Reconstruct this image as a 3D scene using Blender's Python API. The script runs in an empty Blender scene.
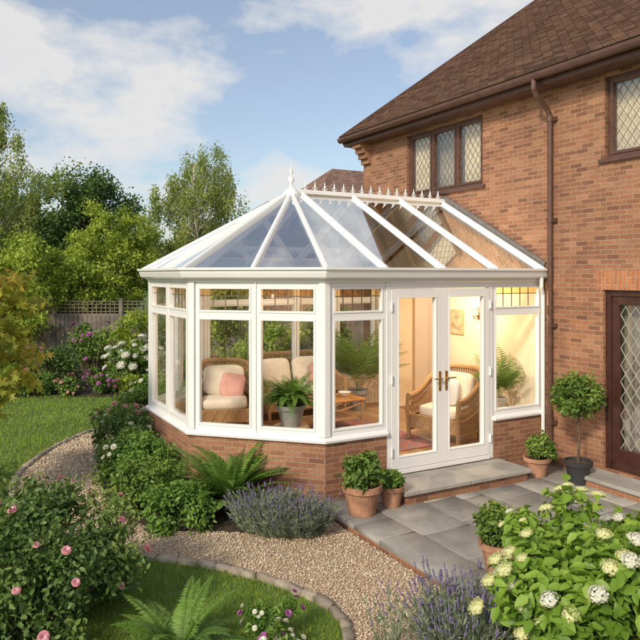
import bpy, math, random
import numpy as np
from mathutils import Vector, Matrix
from mathutils.geometry import tessellate_polygon
R=np.random.default_rng(11); random.seed(5)
S=bpy.context.scene; COL=S.collection
# ------------------------------------------------------------ node helpers
def nt(name):
    m=bpy.data.materials.new(name); m.use_nodes=True; t=m.node_tree; t.nodes.clear()
    o=t.nodes.new('ShaderNodeOutputMaterial'); return m,t,o
def inp(n,**k):
    for a,b in k.items(): n.inputs[a.replace('_',' ')].default_value=b
    return n
def ramp(t,stops,interp='LINEAR'):
    r=t.nodes.new('ShaderNodeValToRGB'); c=r.color_ramp; c.interpolation=interp
    while len(c.elements)<len(stops): c.elements.new(.5)
    for e,(p,col) in zip(c.elements,stops): e.position=p; e.color=(*col,1)
    return r
def mixc(t,mode='MIX'):
    m=t.nodes.new('ShaderNodeMix'); m.data_type='RGBA'; m.blend_type=mode; return m
def simple(name,col,rough=.5,var=.15,scale=6,bump=0,bscale=60,metal=0,spec=.5):
    m,t,o=nt(name); p=t.nodes.new('ShaderNodeBsdfPrincipled')
    tc=t.nodes.new('ShaderNodeTexCoord'); n=inp(t.nodes.new('ShaderNodeTexNoise'),Scale=scale,Detail=6.0)
    t.links.new(tc.outputs['Object'],n.inputs['Vector'])
    a=tuple(max(0,c*(1-var)) for c in col); b=tuple(min(1,c*(1+var)) for c in col)
    r=ramp(t,[(.3,a),(.7,b)]); t.links.new(n.outputs['Fac'],r.inputs['Fac'])
    t.links.new(r.outputs['Color'],p.inputs['Base Color'])
    p.inputs['Roughness'].default_value=rough; p.inputs['Metallic'].default_value=metal
    p.inputs['Specular IOR Level'].default_value=spec
    if bump:
        n2=inp(t.nodes.new('ShaderNodeTexNoise'),Scale=bscale,Detail=4.0); t.links.new(tc.outputs['Object'],n2.inputs['Vector'])
        b=t.nodes.new('ShaderNodeBump'); b.inputs['Strength'].default_value=bump; b.inputs['Distance'].default_value=.01
        t.links.new(n2.outputs['Fac'],b.inputs['Height']); t.links.new(b.outputs['Normal'],p.inputs['Normal'])
    t.links.new(p.outputs[0],o.inputs[0]); return m
def brickmat(name,stops,mortar,bw=.172,rh=.055,ms=.0042,rot=False,bump=.6,rough=.85,off=.5,dist=.008,lo=(.82,.81,.82),hi=(1.12,1.11,1.09)):
    m,t,o=nt(name); p=t.nodes.new('ShaderNodeBsdfPrincipled'); p.inputs['Roughness'].default_value=rough; p.inputs['Specular IOR Level'].default_value=.3
    uv=t.nodes.new('ShaderNodeUVMap'); mp=t.nodes.new('ShaderNodeMapping')
    if rot: mp.inputs['Rotation'].default_value=(0,0,math.pi/2)
    t.links.new(uv.outputs[0],mp.inputs[0])
    b=t.nodes.new('ShaderNodeTexBrick'); b.offset=off
    b.inputs['Color1'].default_value=(0,0,0,1); b.inputs['Color2'].default_value=(1,1,1,1); b.inputs['Mortar'].default_value=(0,0,0,1)
    inp(b,Scale=1.0,Mortar_Size=ms,Mortar_Smooth=.15,Bias=0.0,Brick_Width=bw,Row_Height=rh)
    t.links.new(mp.outputs[0],b.inputs['Vector'])
    r=ramp(t,stops); t.links.new(b.outputs['Color'],r.inputs['Fac'])
    n=inp(t.nodes.new('ShaderNodeTexNoise'),Scale=1.3,Detail=8.0,Roughness=.65); t.links.new(uv.outputs[0],n.inputs['Vector'])
    r2=ramp(t,[(.3,lo),(.72,hi)]); t.links.new(n.outputs['Fac'],r2.inputs['Fac'])
    n3=inp(t.nodes.new('ShaderNodeTexNoise'),Scale=45.0,Detail=5.0); t.links.new(uv.outputs[0],n3.inputs['Vector'])
    r3=ramp(t,[(.3,(.78,.78,.78)),(.7,(1.16,1.16,1.16))]); t.links.new(n3.outputs['Fac'],r3.inputs['Fac'])
    m1=mixc(t); t.links.new(b.outputs['Fac'],m1.inputs[0]); t.links.new(r.outputs[0],m1.inputs[6]); m1.inputs[7].default_value=(*mortar,1)
    m2=mixc(t,'MULTIPLY'); m2.inputs[0].default_value=1; t.links.new(m1.outputs[2],m2.inputs[6]); t.links.new(r2.outputs[0],m2.inputs[7])
    m3=mixc(t,'MULTIPLY'); m3.inputs[0].default_value=1; t.links.new(m2.outputs[2],m3.inputs[6]); t.links.new(r3.outputs[0],m3.inputs[7])
    t.links.new(m3.outputs[2],p.inputs['Base Color'])
    ma=t.nodes.new('ShaderNodeMath'); ma.operation='MULTIPLY_ADD'; t.links.new(b.outputs['Fac'],ma.inputs[0]); ma.inputs[1].default_value=-1; t.links.new(n3.outputs['Fac'],ma.inputs[2])
    bu=t.nodes.new('ShaderNodeBump'); bu.inputs['Strength'].default_value=bump; bu.inputs['Distance'].default_value=dist
    t.links.new(ma.outputs[0],bu.inputs['Height']); t.links.new(bu.outputs[0],p.inputs['Normal'])
    t.links.new(p.outputs[0],o.inputs[0]); return m
def attrmat(name,stops,rough=.6,trans=0.,bump=0,spec=.4,nscale=0):
    m,t,o=nt(name); p=t.nodes.new('ShaderNodeBsdfPrincipled'); p.inputs['Roughness'].default_value=rough; p.inputs['Specular IOR Level'].default_value=spec
    a=t.nodes.new('ShaderNodeAttribute'); a.attribute_name='v'
    r=ramp(t,stops); t.links.new(a.outputs['Fac'],r.inputs['Fac']); src=r.outputs[0]
    if nscale:
        tc=t.nodes.new('ShaderNodeTexCoord'); n=inp(t.nodes.new('ShaderNodeTexNoise'),Scale=float(nscale),Detail=8.0,Roughness=.65); t.links.new(tc.outputs['Object'],n.inputs['Vector'])
        r2=ramp(t,[(.3,(.68,.68,.66)),(.7,(1.22,1.22,1.2))]); t.links.new(n.outputs['Fac'],r2.inputs['Fac'])
        mm=mixc(t,'MULTIPLY'); mm.inputs[0].default_value=1; t.links.new(src,mm.inputs[6]); t.links.new(r2.outputs[0],mm.inputs[7]); src=mm.outputs[2]
        if bump:
            b=t.nodes.new('ShaderNodeBump'); b.inputs['Strength'].default_value=bump; b.inputs['Distance'].default_value=.01
            n2=inp(t.nodes.new('ShaderNodeTexNoise'),Scale=40.0,Detail=6.0); t.links.new(tc.outputs['Object'],n2.inputs['Vector'])
            t.links.new(n2.outputs['Fac'],b.inputs['Height']); t.links.new(b.outputs[0],p.inputs['Normal'])
    t.links.new(src,p.inputs['Base Color'])
    if trans:
        tr=t.nodes.new('ShaderNodeBsdfTranslucent'); t.links.new(src,tr.inputs[0]); mx=t.nodes.new('ShaderNodeMixShader'); mx.inputs[0].default_value=trans
        t.links.new(p.outputs[0],mx.inputs[1]); t.links.new(tr.outputs[0],mx.inputs[2]); t.links.new(mx.outputs[0],o.inputs[0])
    else: t.links.new(p.outputs[0],o.inputs[0])
    return m
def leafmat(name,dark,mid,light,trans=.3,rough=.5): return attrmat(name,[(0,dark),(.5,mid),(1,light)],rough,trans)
def glassmat(name,tint,base=.05,gain=.9,power=3.5,gcol=(1,1,1)):
    m,t,o=nt(name); lw=t.nodes.new('ShaderNodeLayerWeight'); lw.inputs[0].default_value=.5
    pw=t.nodes.new('ShaderNodeMath'); pw.operation='POWER'; t.links.new(lw.outputs['Facing'],pw.inputs[0]); pw.inputs[1].default_value=power
    ma=t.nodes.new('ShaderNodeMath'); ma.operation='MULTIPLY_ADD'; ma.use_clamp=True; t.links.new(pw.outputs[0],ma.inputs[0]); ma.inputs[1].default_value=gain; ma.inputs[2].default_value=base
    tr=t.nodes.new('ShaderNodeBsdfTransparent'); tr.inputs[0].default_value=(*tint,1)
    g=t.nodes.new('ShaderNodeBsdfGlossy'); g.inputs['Roughness'].default_value=.02; g.inputs[0].default_value=(*gcol,1)
    mx=t.nodes.new('ShaderNodeMixShader'); t.links.new(ma.outputs[0],mx.inputs[0]); t.links.new(tr.outputs[0],mx.inputs[1]); t.links.new(g.outputs[0],mx.inputs[2])
    t.links.new(mx.outputs[0],o.inputs[0]); return m
def emis(name,col,s):
    m,t,o=nt(name); e=t.nodes.new('ShaderNodeEmission'); e.inputs[0].default_value=(*col,1); e.inputs[1].default_value=s; t.links.new(e.outputs[0],o.inputs[0]); return m
# ------------------------------------------------------------ materials
BR=[(0,(.20,.092,.058)),(.18,(.265,.122,.070)),(.45,(.315,.145,.080)),(.75,(.355,.172,.094)),(.9,(.395,.205,.118)),(1,(.25,.125,.080))]
M_brick=brickmat('brick',BR,(.375,.29,.21))
M_soldier=brickmat('soldier_brick',[(0,(.38,.145,.068)),(1,(.47,.20,.09))],(.40,.32,.24),rot=True)
M_tile=brickmat('roof_tile',[(0,(.165,.10,.078)),(.5,(.23,.142,.108)),(1,(.30,.19,.145))],(.06,.04,.03),bw=.165,rh=.1,ms=.004,bump=.5)
M_white=simple('white_upvc',(.80,.80,.79),.3,.03,2)
M_cream=simple('cream_plaster',(.81,.69,.50),.8,.05,2)
M_brown=simple('brown_painted_timber',(.11,.055,.038),.4,.2,12)
M_redbrown=simple('dark_mahogany_timber',(.06,.024,.018),.3,.25,10)
M_lead=simple('lead',(.16,.15,.14),.5,.2,20)
M_leadlight=simple('bright_lead',(.34,.33,.31),.45,.2,20)
M_amber=simple('amber_lead',(.13,.085,.045),.4,.2,20)
M_glass=glassmat('window_glass',(.97,.985,.975),.05,.9,3.2)
M_amberglass=glassmat('amber_glass',(.98,.76,.40),.05,.9,3.2)
M_roofglass=glassmat('roof_glass',(.86,.92,.96),.44,.66,1.6,(.95,.98,1))
M_darkglass=glassmat('house_glass',(.92,.91,.87),.18,.8,3)
M_wood=brickmat('wood_floor',[(0,(.40,.22,.10)),(1,(.54,.32,.16))],(.12,.06,.03),bw=1.2,rh=.12,ms=.002,bump=.1,rough=.35)
def wicker():
    m,t,o=nt('wicker'); p=t.nodes.new('ShaderNodeBsdfPrincipled'); p.inputs['Roughness'].default_value=.5
    tc=t.nodes.new('ShaderNodeTexCoord'); w=inp(t.nodes.new('ShaderNodeTexWave'),Scale=22.0,Distortion=.6); w.bands_direction='Z'
    w2=inp(t.nodes.new('ShaderNodeTexWave'),Scale=16.0,Distortion=.6); w2.bands_direction='DIAGONAL'
    for x in (w,w2): t.links.new(tc.outputs['Object'],x.inputs['Vector'])
    mu=t.nodes.new('ShaderNodeMath'); mu.operation='MULTIPLY'; t.links.new(w.outputs['Fac'],mu.inputs[0]); t.links.new(w2.outputs['Fac'],mu.inputs[1])
    r=ramp(t,[(0,(.42,.23,.10)),(1,(.80,.55,.29))]); t.links.new(mu.outputs[0],r.inputs[0]); t.links.new(r.outputs[0],p.inputs['Base Color'])
    b=t.nodes.new('ShaderNodeBump'); b.inputs['Distance'].default_value=.01; t.links.new(mu.outputs[0],b.inputs['Height']); t.links.new(b.outputs[0],p.inputs['Normal'])
    t.links.new(p.outputs[0],o.inputs[0]); return m
M_wicker=wicker()
M_cushion=simple('cream_fabric',(.80,.72,.60),.9,.06,10,.3,200)
M_pink=simple('pink_fabric',(.66,.36,.31),.9,.1,10,.3,200)
M_terra=simple('terracotta',(.40,.21,.125),.85,.35,9,.5,60)
M_darkpot=simple('dark_glazed_pot',(.035,.035,.038),.4,.2,8)
M_greypot=simple('grey_pot',(.26,.26,.25),.6,.2,8)
M_soil=simple('soil',(.06,.04,.028),.95,.5,15,1,40)
M_brass=simple('brass',(.6,.4,.14),.3,.1,10,metal=1)
M_bark=simple('bark',(.11,.08,.055),.9,.4,20,.8,40)
M_birchbark=simple('birch_bark',(.42,.39,.33),.8,.5,6,.4,30)
M_fence=simple('weathered_fence_timber',(.17,.145,.12),.85,.35,4,.5,30)
M_gravelbase=simple('gravel_bed',(.43,.33,.23),.95,.3,60,1,90)
M_edge=attrmat('stone_edging',[(0,(.20,.17,.135)),(.5,(.31,.265,.21)),(1,(.42,.36,.29))],.9,0,.8,.3,12)
M_groundgrass=simple('grass_base',(.10,.16,.03),.95,.35,1.5,.8,60)
SLB=[(0,(.24,.235,.225)),(.5,(.32,.312,.29)),(1,(.41,.38,.335))]
M_slab=attrmat('paving_slab',SLB,.72,0,.45,.4,3)
M_step=simple('step_slab',(.33,.318,.29),.7,.22,4,.4,50)
M_mortar=simple('paving_joint',(.16,.14,.115),.95,.3,20)
M_pebble=attrmat('gravel_stone',[(0,(.34,.24,.16)),(.3,(.56,.43,.29)),(.65,(.70,.57,.41)),(1,(.80,.71,.58))],.8)
M_grass=attrmat('grass_blade',[(0,(.13,.22,.02)),(.5,(.26,.38,.045)),(1,(.41,.50,.09))],.6,.35)
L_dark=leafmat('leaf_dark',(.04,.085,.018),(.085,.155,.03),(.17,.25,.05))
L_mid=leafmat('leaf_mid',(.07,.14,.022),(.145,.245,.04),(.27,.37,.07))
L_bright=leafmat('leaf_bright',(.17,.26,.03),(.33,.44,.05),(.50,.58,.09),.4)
L_birch=leafmat('leaf_birch',(.17,.22,.05),(.31,.38,.09),(.47,.53,.17),.45)
L_maple=leafmat('leaf_maple',(.20,.28,.035),(.42,.44,.055),(.70,.47,.09),.45)
L_hyd=leafmat('leaf_hydrangea',(.10,.20,.025),(.20,.35,.04),(.34,.50,.08),.38,.45)
L_fern=leafmat('leaf_fern',(.08,.17,.025),(.15,.29,.045),(.27,.42,.08),.38)
L_palm=leafmat('leaf_palm',(.08,.18,.03),(.15,.29,.05),(.27,.41,.09),.35)
L_lav=leafmat('leaf_lavender',(.15,.20,.12),(.23,.29,.18),(.33,.38,.26),.25)
L_rose=leafmat('leaf_rose',(.06,.12,.03),(.12,.21,.045),(.23,.30,.075),.28,.45)
L_purple=leafmat('flower_purple',(.17,.13,.26),(.25,.20,.38),(.37,.32,.50),.3)
L_pink=leafmat('flower_pink',(.68,.24,.30),(.82,.40,.45),(.87,.60,.60),.3)
L_whitef=leafmat('flower_white',(.62,.62,.46),(.80,.79,.66),(.86,.86,.80),.3)
L_lime=leafmat('flower_lime',(.60,.65,.22),(.78,.79,.38),(.86,.85,.58),.35)
L_mag=leafmat('flower_magenta',(.30,.06,.26),(.45,.12,.38),(.6,.3,.5),.3)
# ------------------------------------------------------------ mesh builder
class MB:
    def __init__(s): s.v=[];s.f=[];s.m=[]
    def add(s,vs,fs,mi=0):
        b=len(s.v); s.v+=[tuple(map(float,x)) for x in vs]; s.f+=[tuple(b+i for i in f) for f in fs]; s.m+=[mi]*len(fs); return s
    def hexa(s,p,mi=0): return s.add(p,[(0,3,2,1),(4,5,6,7),(0,1,5,4),(1,2,6,5),(2,3,7,6),(3,0,4,7)],mi)
    def box(s,x0,x1,y0,y1,z0,z1,mi=0): return s.hexa([(x0,y0,z0),(x1,y0,z0),(x1,y1,z0),(x0,y1,z0),(x0,y0,z1),(x1,y0,z1),(x1,y1,z1),(x0,y1,z1)],mi)
    def fbox(s,fr,s0,s1,n0,n1,z0,z1,mi=0):
        (px,py),(tx,ty),(nx,ny)=fr; P=lambda a,n,z:(px+tx*a+nx*n,py+ty*a+ny*n,z)
        return s.hexa([P(s0,n0,z0),P(s1,n0,z0),P(s1,n1,z0),P(s0,n1,z0),P(s0,n0,z1),P(s1,n0,z1),P(s1,n1,z1),P(s0,n1,z1)],mi)
    def beam(s,p,q,w,h,mi=0,up=(0,0,1)):
        p=Vector(p);q=Vector(q);d=(q-p).normalized();u=Vector(up); sd=d.cross(u)
        if sd.length<1e-4: sd=d.cross(Vector((1,0,0)))
        sd.normalize(); u=sd.cross(d)
        c=[]
        for e in (p,q): c+= [e-sd*w/2-u*h/2,e+sd*w/2-u*h/2,e+sd*w/2+u*h/2,e-sd*w/2+u*h/2]
        return s.hexa(c,mi)
    def tube(s,pts,rad,n=8,mi=0,cap=True):
        pts=[Vector(p) for p in pts]
        if not hasattr(rad,'__len__'): rad=[rad]*len(pts)
        vs=[];ref=None
        for i,p in enumerate(pts):
            d=(pts[min(i+1,len(pts)-1)]-pts[max(i-1,0)]).normalized()
            if ref is None: ref=d.orthogonal().normalized()
            ref=(ref-d*ref.dot(d)); ref=ref.normalized() if ref.length>1e-5 else d.orthogonal().normalized()
            b=d.cross(ref)
            for k in range(n):
                a=2*math.pi*k/n; vs.append(p+(ref*math.cos(a)+b*math.sin(a))*rad[i])
        fs=[]
        for i in range(len(pts)-1):
            for k in range(n): fs.append((i*n+k,i*n+(k+1)%n,(i+1)*n+(k+1)%n,(i+1)*n+k))
        if cap: fs+= [tuple(range(n-1,-1,-1)),tuple((len(pts)-1)*n+k for k in range(n))]
        return s.add(vs,fs,mi)
    def lathe(s,prof,c=(0,0,0),n=28,mi=0):
        vs=[];fs=[]
        for r,z in prof:
            for k in range(n):
                a=2*math.pi*k/n; vs.append((c[0]+r*math.cos(a),c[1]+r*math.sin(a),c[2]+z))
        for i in range(len(prof)-1):
            for k in range(n): fs.append((i*n+k,i*n+(k+1)%n,(i+1)*n+(k+1)%n,(i+1)*n+k))
        fs+= [tuple(range(n-1,-1,-1)),tuple((len(prof)-1)*n+k for k in range(n))]
        return s.add(vs,fs,mi)
    def pillow(s,c,sx,sy,sz,e=.45,rot=None,n=24,mi=0,e2=.7):
        vs=[];fs=[];f=lambda w:math.copysign(abs(w)**e,w); m=n//2; g=lambda w:math.copysign(abs(w)**e2,w)
        for i in range(m+1):
            a=-math.pi/2+math.pi*i/m
            for k in range(n):
                b=2*math.pi*k/n
                p=Vector((sx/2*g(math.cos(a))*f(math.cos(b)),sy/2*g(math.cos(a))*f(math.sin(b)),sz/2*g(math.sin(a))))
                if rot: p=rot@p
                vs.append(p+Vector(c))
        for i in range(m):
            for k in range(n): fs.append((i*n+k,i*n+(k+1)%n,(i+1)*n+(k+1)%n,(i+1)*n+k))
        return s.add(vs,fs,mi)
    def sweep(s,poly,prof,mi=0,closed=False):
        k=len(prof); vs=[]
        for i in range(len(poly)):
            for off,z in prof:
                x,y=mitre(poly,i,off,closed); vs.append((x,y,z))
        fs=[]; n=len(poly)
        for i in range(n if closed else n-1):
            j=(i+1)%n
            for a in range(k): fs.append((i*k+a,i*k+(a+1)%k,j*k+(a+1)%k,j*k+a))
        if not closed: fs+=[tuple(range(k-1,-1,-1)),tuple((n-1)*k+a for a in range(k))]
        return s.add(vs,fs,mi)
def mitre(poly,i,off,closed=False):
    n=len(poly); p=Vector(poly[i])
    def nn(a,b):
        d=(Vector(poly[b])-Vector(poly[a])).normalized(); return Vector((-d.y,d.x))
    if closed: a=nn((i-1)%n,i); b=nn(i,(i+1)%n)
    else:
        a=nn(i-1,i) if i>0 else nn(i,i+1); b=nn(i,i+1) if i<n-1 else nn(i-1,i)
    m=(a+b); m=m/ (m.dot(a) if abs(m.dot(a))>.1 else 1)
    q=p+m*off; return q.x,q.y
def adduv(me,V,uvf=None):
    uv=me.uv_layers.new(name='UVMap')
    for p in me.polygons:
        n=p.normal
        if uvf is None:
            if abs(n.z)>.995: t=Vector((1,0,0)); b=Vector((0,1,0))
            else: t=Vector((0,0,1)).cross(n).normalized(); b=n.cross(t)
        for li in p.loop_indices:
            co=V[me.loops[li].vertex_index]
            uv.data[li].uv=uvf(co) if uvf else (co.dot(t),co.dot(b))
import bmesh
def mk(name,mb,mats,parent=None,org=(0,0,0),smooth=False,bevel=0,uvf=None,recalc=True,bseg=2):
    me=bpy.data.meshes.new(name); me.from_pydata(mb.v,[],mb.f); 
    if not isinstance(mats,(list,tuple)): mats=[mats]
    for m in mats: me.materials.append(m)
    me.polygons.foreach_set('material_index',mb.m); me.update()
    if recalc:
        bm=bmesh.new(); bm.from_mesh(me); bmesh.ops.recalc_face_normals(bm,faces=bm.faces); bm.to_mesh(me); bm.free(); me.update()
    adduv(me,[v.co.copy() for v in me.vertices],uvf)
    if smooth: me.polygons.foreach_set('use_smooth',[True]*len(me.polygons))
    o=bpy.data.objects.new(name,me); COL.objects.link(o)
    if parent is not None:
        org=parent_org(parent); o.parent=parent
        me.transform(Matrix.Translation(-org))
    else:
        me.transform(Matrix.Translation(-Vector(org))); o.location=org
    if bevel:
        b=o.modifiers.new('bevel','BEVEL'); b.width=bevel; b.segments=bseg; b.limit_method='ANGLE'
    return o
def parent_org(p):
    v=Vector((0,0,0))
    while p is not None: v+=p.location; p=p.parent
    return v
def emp(name,loc,label,cat,group=None):
    o=bpy.data.objects.new(name,None); o.location=loc; o.empty_display_size=.2; COL.objects.link(o); return top(o,label,cat,group)
def top(o,label,cat,group=None,kind=None):
    if label: o['label']=label
    if cat: o['category']=cat
    if group: o['group']=group
    if kind: o['kind']=kind
    return o
# numpy instanced mesh
def norm(a): return a/np.maximum(np.linalg.norm(a,axis=-1,keepdims=True),1e-9)
K4=(np.array([(0,0,0),(.4,.5,.1),(1,0,0),(.4,-.5,.1)],float),[(0,1,2,3)])
K6=(np.array([(0,0,0),(.25,.42,.07),(.65,.36,.06),(1,0,-.08),(.65,-.36,.06),(.25,-.42,.07)],float),[(0,1,2,3,4,5)])
KF=(np.array([(0,0,0),(.3,.44,.13),(.68,.34,.09),(1,0,-.10),(.68,-.34,.09),(.3,-.44,.13),(.5,0,-.02)],float),[(0,6,1),(1,6,2),(2,6,3),(0,5,6),(5,4,6),(4,3,6)])
# five-fingered maple leaf
ML=(np.array([(0,0,0),(.18,.5,.05),(.32,.18,0),(.75,.42,.04),(.5,.1,0),(1,0,-.06),(.5,-.1,0),(.75,-.42,.04),(.32,-.18,0),(.18,-.5,.05)],float),[(0,1,2),(0,2,4),(2,3,4),(4,5,6),(0,4,6),(6,7,8),(0,6,8),(0,8,9)])
TRI=(np.array([(0,-.5,0),(0,.5,0),(1,0,.25)],float),[(0,1,2)])
OCT=(np.array([(1,0,0),(0,1,0),(-1,0,0),(0,-1,0),(0,0,1),(0,0,-1)],float)*.5,[(0,1,4),(1,2,4),(2,3,4),(3,0,4),(1,0,5),(2,1,5),(3,2,5),(0,3,5)])
def inst(name,tm,P,A,B,C,v,mat,parent=None,loc=(0,0,0),smooth=False,jit=0):
    T,F=tm; F=np.array(F); n=len(P); k=len(T)
    V=P[:,None,:]+T[None,:,0,None]*A[:,None,:]+T[None,:,1,None]*B[:,None,:]+T[None,:,2,None]*C[:,None,:]
    if jit: V=V+R.normal(size=V.shape)*jit
    V=V.reshape(-1,3); FF=(F[None]+(np.arange(n)*k)[:,None,None]).reshape(-1,F.shape[1])
    me=bpy.data.meshes.new(name); me.vertices.add(len(V)); me.vertices.foreach_set('co',V.astype(np.float32).ravel())
    me.loops.add(FF.size); me.loops.foreach_set('vertex_index',FF.astype(np.int32).ravel())
    me.polygons.add(len(FF)); me.polygons.foreach_set('loop_start',np.arange(0,FF.size,F.shape[1],dtype=np.int32))
    if smooth: me.polygons.foreach_set('use_smooth',np.ones(len(FF),bool))
    me.update(calc_edges=True); at=me.attributes.new('v','FLOAT','POINT'); at.data.foreach_set('value',np.repeat(np.clip(v,0,1),k).astype(np.float32))
    me.materials.append(mat); o=bpy.data.objects.new(name,me); COL.objects.link(o); o.location=loc
    if parent is not None: o.parent=parent
    return o
def leafs(name,P,Nn,L,W,mat,parent=None,loc=(0,0,0),tm=K4,spread=.7,droop=0.,v=None):
    n=len(P); C=norm(Nn+R.normal(size=(n,3))*spread); A=np.cross(C,R.normal(size=(n,3))); A=norm(A); A[:,2]-=droop; A=norm(A)
    B=norm(np.cross(C,A)); C=np.cross(A,B); l=L*R.uniform(.6,1.3,n)[:,None]; 
    if v is None: v=R.random(n)
    return inst(name,tm,P,A*l,B*l*(W/L),C*l,v,mat,parent,loc)
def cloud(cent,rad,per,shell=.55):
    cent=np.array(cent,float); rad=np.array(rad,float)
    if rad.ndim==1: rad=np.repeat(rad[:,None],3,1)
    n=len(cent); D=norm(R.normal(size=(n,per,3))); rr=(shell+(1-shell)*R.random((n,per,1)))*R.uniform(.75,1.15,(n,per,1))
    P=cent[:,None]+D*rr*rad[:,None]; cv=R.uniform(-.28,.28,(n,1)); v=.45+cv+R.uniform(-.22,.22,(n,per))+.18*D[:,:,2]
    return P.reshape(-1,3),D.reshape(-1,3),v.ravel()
# ------------------------------------------------------------ trees and shrubs
def tree(loc,H,cr,cb,mat,bark,label,nc=55,per=260,L=.13,tall=1.0,droop=.3,crad=.45,lean=0.,style='round',name='garden_tree',W=.6,trunkr=None,tm=K4):
    root=emp(name,loc,label,'tree'); tr=trunkr or H*.022; mb=MB()
    pts=[Vector((lean*t*t+.12*math.sin(3*t+H),.1*math.sin(5*t),H*.88*t-.1)) for t in np.linspace(0,1,9)]
    mb.tube(pts,[tr*(1-.85*i/8)+.01 for i in range(9)],8)
    cz=(cb+H)/2; hz=(H-cb)/2; C=[];Rd=[]
    for i in range(nc):
        d=norm(R.normal(size=3)); u=R.uniform(.2,1.0)**.6
        z=cz+d[2]*hz*u; tap=1.0
        if style=='birch':
            zz=(z-cb)/(H-cb); tap=.55+.5*math.sin(math.pi*min(1,max(0,zz)))+.18*math.sin(9*zz+H)
        x=d[0]*cr*u*tap; y=d[1]*cr*u*tap; f=min(1,max(0,z/H)); x+=lean*f*f
        if style=='layered': z=cb+round((z-cb)/.26)*.26+R.normal()*.03
        r=crad*R.uniform(.55,1.3); C.append((x,y,z)); Rd.append((r,r,r*tall))
    for c in C[::2]:
        zt=max(cb*.6,c[2]-R.uniform(.5,1.2)*max(.4,math.hypot(c[0],c[1]))); zt=min(zt,H*.86); t=(zt+.1)/(H*.88)
        b=Vector((lean*t*t+.12*math.sin(3*t+H),.1*math.sin(5*t),zt)); e=Vector(c); m=(b+e)/2+Vector((0,0,.06*H*.3))
        mb.tube([b,m,e],[tr*.3*(1-.6*t)+.007,tr*.15+.004,.005],5,cap=False)
    mk('trunk',mb,bark,None,smooth=True).parent=root
    P,D,v=cloud(C,Rd,per,.3); P=P+R.normal(size=P.shape)*crad*.16
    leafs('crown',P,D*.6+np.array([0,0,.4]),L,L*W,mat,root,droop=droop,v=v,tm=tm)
    return root
def shrub(loc,r,h,mat,label,name='shrub',n=2600,L=.05,W=.55,tm=K4,nc=26,crad=.3,flower=None,nf=0,fsize=.05,cat='shrub',bottom=.12,group=None,spread=.7,droop=.2,flowers=None):
    root=emp(name,loc,label,cat,group); C=[];Rd=[]
    for i in range(nc):
        a=R.uniform(0,2*math.pi); u=R.random()**.5*(1-crad*.75); z=R.uniform(bottom,1-crad*.5)
        k=math.sqrt(max(.1,1-max(0,(z-.35))**2*1.7)); C.append((math.cos(a)*u*r*k,math.sin(a)*u*r*k,z*h)); rr=crad*R.uniform(.6,1.3); Rd.append((rr*r,rr*r,rr*min(r,h)))
    mb=MB()
    for c in C: mb.tube([(c[0]*.12,c[1]*.12,-.03),(c[0]*.6,c[1]*.6,c[2]*.55),c],[.012*r/.5+.002,.007*r/.5+.002,.003],5,cap=False)
    o=mk('stem',mb,M_bark,None,smooth=True); o.parent=root
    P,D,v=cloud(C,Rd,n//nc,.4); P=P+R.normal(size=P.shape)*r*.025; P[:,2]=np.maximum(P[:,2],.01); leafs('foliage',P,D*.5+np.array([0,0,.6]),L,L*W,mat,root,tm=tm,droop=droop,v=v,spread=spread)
    if flower:
        dr=P/np.array([r,r,h])-np.array([0,0,.25]); ln=np.linalg.norm(dr,axis=1); ok=np.where((ln>np.quantile(ln,.82))&(P[:,2]>h*.22))[0]; got=[]
        for i in R.permutation(ok):
            p=P[i]
            if any(np.linalg.norm(p-g_)<fsize*1.1 for g_ in got): continue
            got.append(p)
            if len(got)>=nf: break
        for p in got:
            d=norm(np.array([p[0]/r,p[1]/r,(p[2]/h-.25)*1.2])); q_=p+d*L*.7
            f=bpy.data.objects.new('flower',flower if not flowers else flowers[int(R.integers(len(flowers)))]); COL.objects.link(f); f.parent=root; f.location=q_; s=fsize*R.uniform(.6,1.25); f.scale=(s,s,s)
            dd=Vector(d)+Vector((0,0,.5)); f.rotation_euler=dd.to_track_quat('Z','Y').to_euler()
    return root
def roseflower(name,mat,rings=((1.,9,.25),(.75,7,.7),(.45,5,1.1),(.25,4,1.35))):
    P=[];A=[];B=[];C=[];v=[]
    for r,n,el in rings:
        for i in range(n):
            a=2*math.pi*(i+R.random()*.4)/n; d=np.array([math.cos(a)*math.cos(el),math.sin(a)*math.cos(el),math.sin(el)]); b=np.array([-math.sin(a),math.cos(a),0])
            P.append(np.array([0,0,0.])); A.append(d*.55*(.6+.4*r)); B.append(b*.62*(.5+.5*r)); C.append(np.cross(d,b)*-.5); v.append(R.random()*.5+.5*(1-r)+.1)
    T=(np.array([(0,0,0),(.5,.45,.1),(.95,.35,.35),(1.05,0,.3),(.95,-.35,.35),(.5,-.45,.1)],float),[(0,1,2,3,4,5)])
    o=inst(name,T,np.array(P),np.array(A),np.array(B),np.array(C),np.array(v),mat); me=o.data; bpy.data.objects.remove(o); return me
def headflower(name,mat,n=240,flat=.65,s=.16):
    D=norm(R.normal(size=(n,3))); D[:,2]=np.abs(D[:,2])*1.2-.25; D=norm(D); P=D*np.array([.5,.5,.5*flat])*R.uniform(.66,1.15,(n,1))
    C=norm(D+R.normal(size=D.shape)*.3); A=norm(np.cross(C,R.normal(size=D.shape))); B=np.cross(C,A)
    T=(np.array([(.5,0,0),(.16,.16,.1),(0,.5,0),(-.16,.16,.1),(-.5,0,0),(-.16,-.16,.1),(0,-.5,0),(.16,-.16,.1)],float)*1.2,[(0,1,2,3,4,5,6,7)])
    o=inst(name,T,P,A*s,B*s,C*s,.35+.65*R.random(n),mat); me=o.data; bpy.data.objects.remove(o); return me
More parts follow.
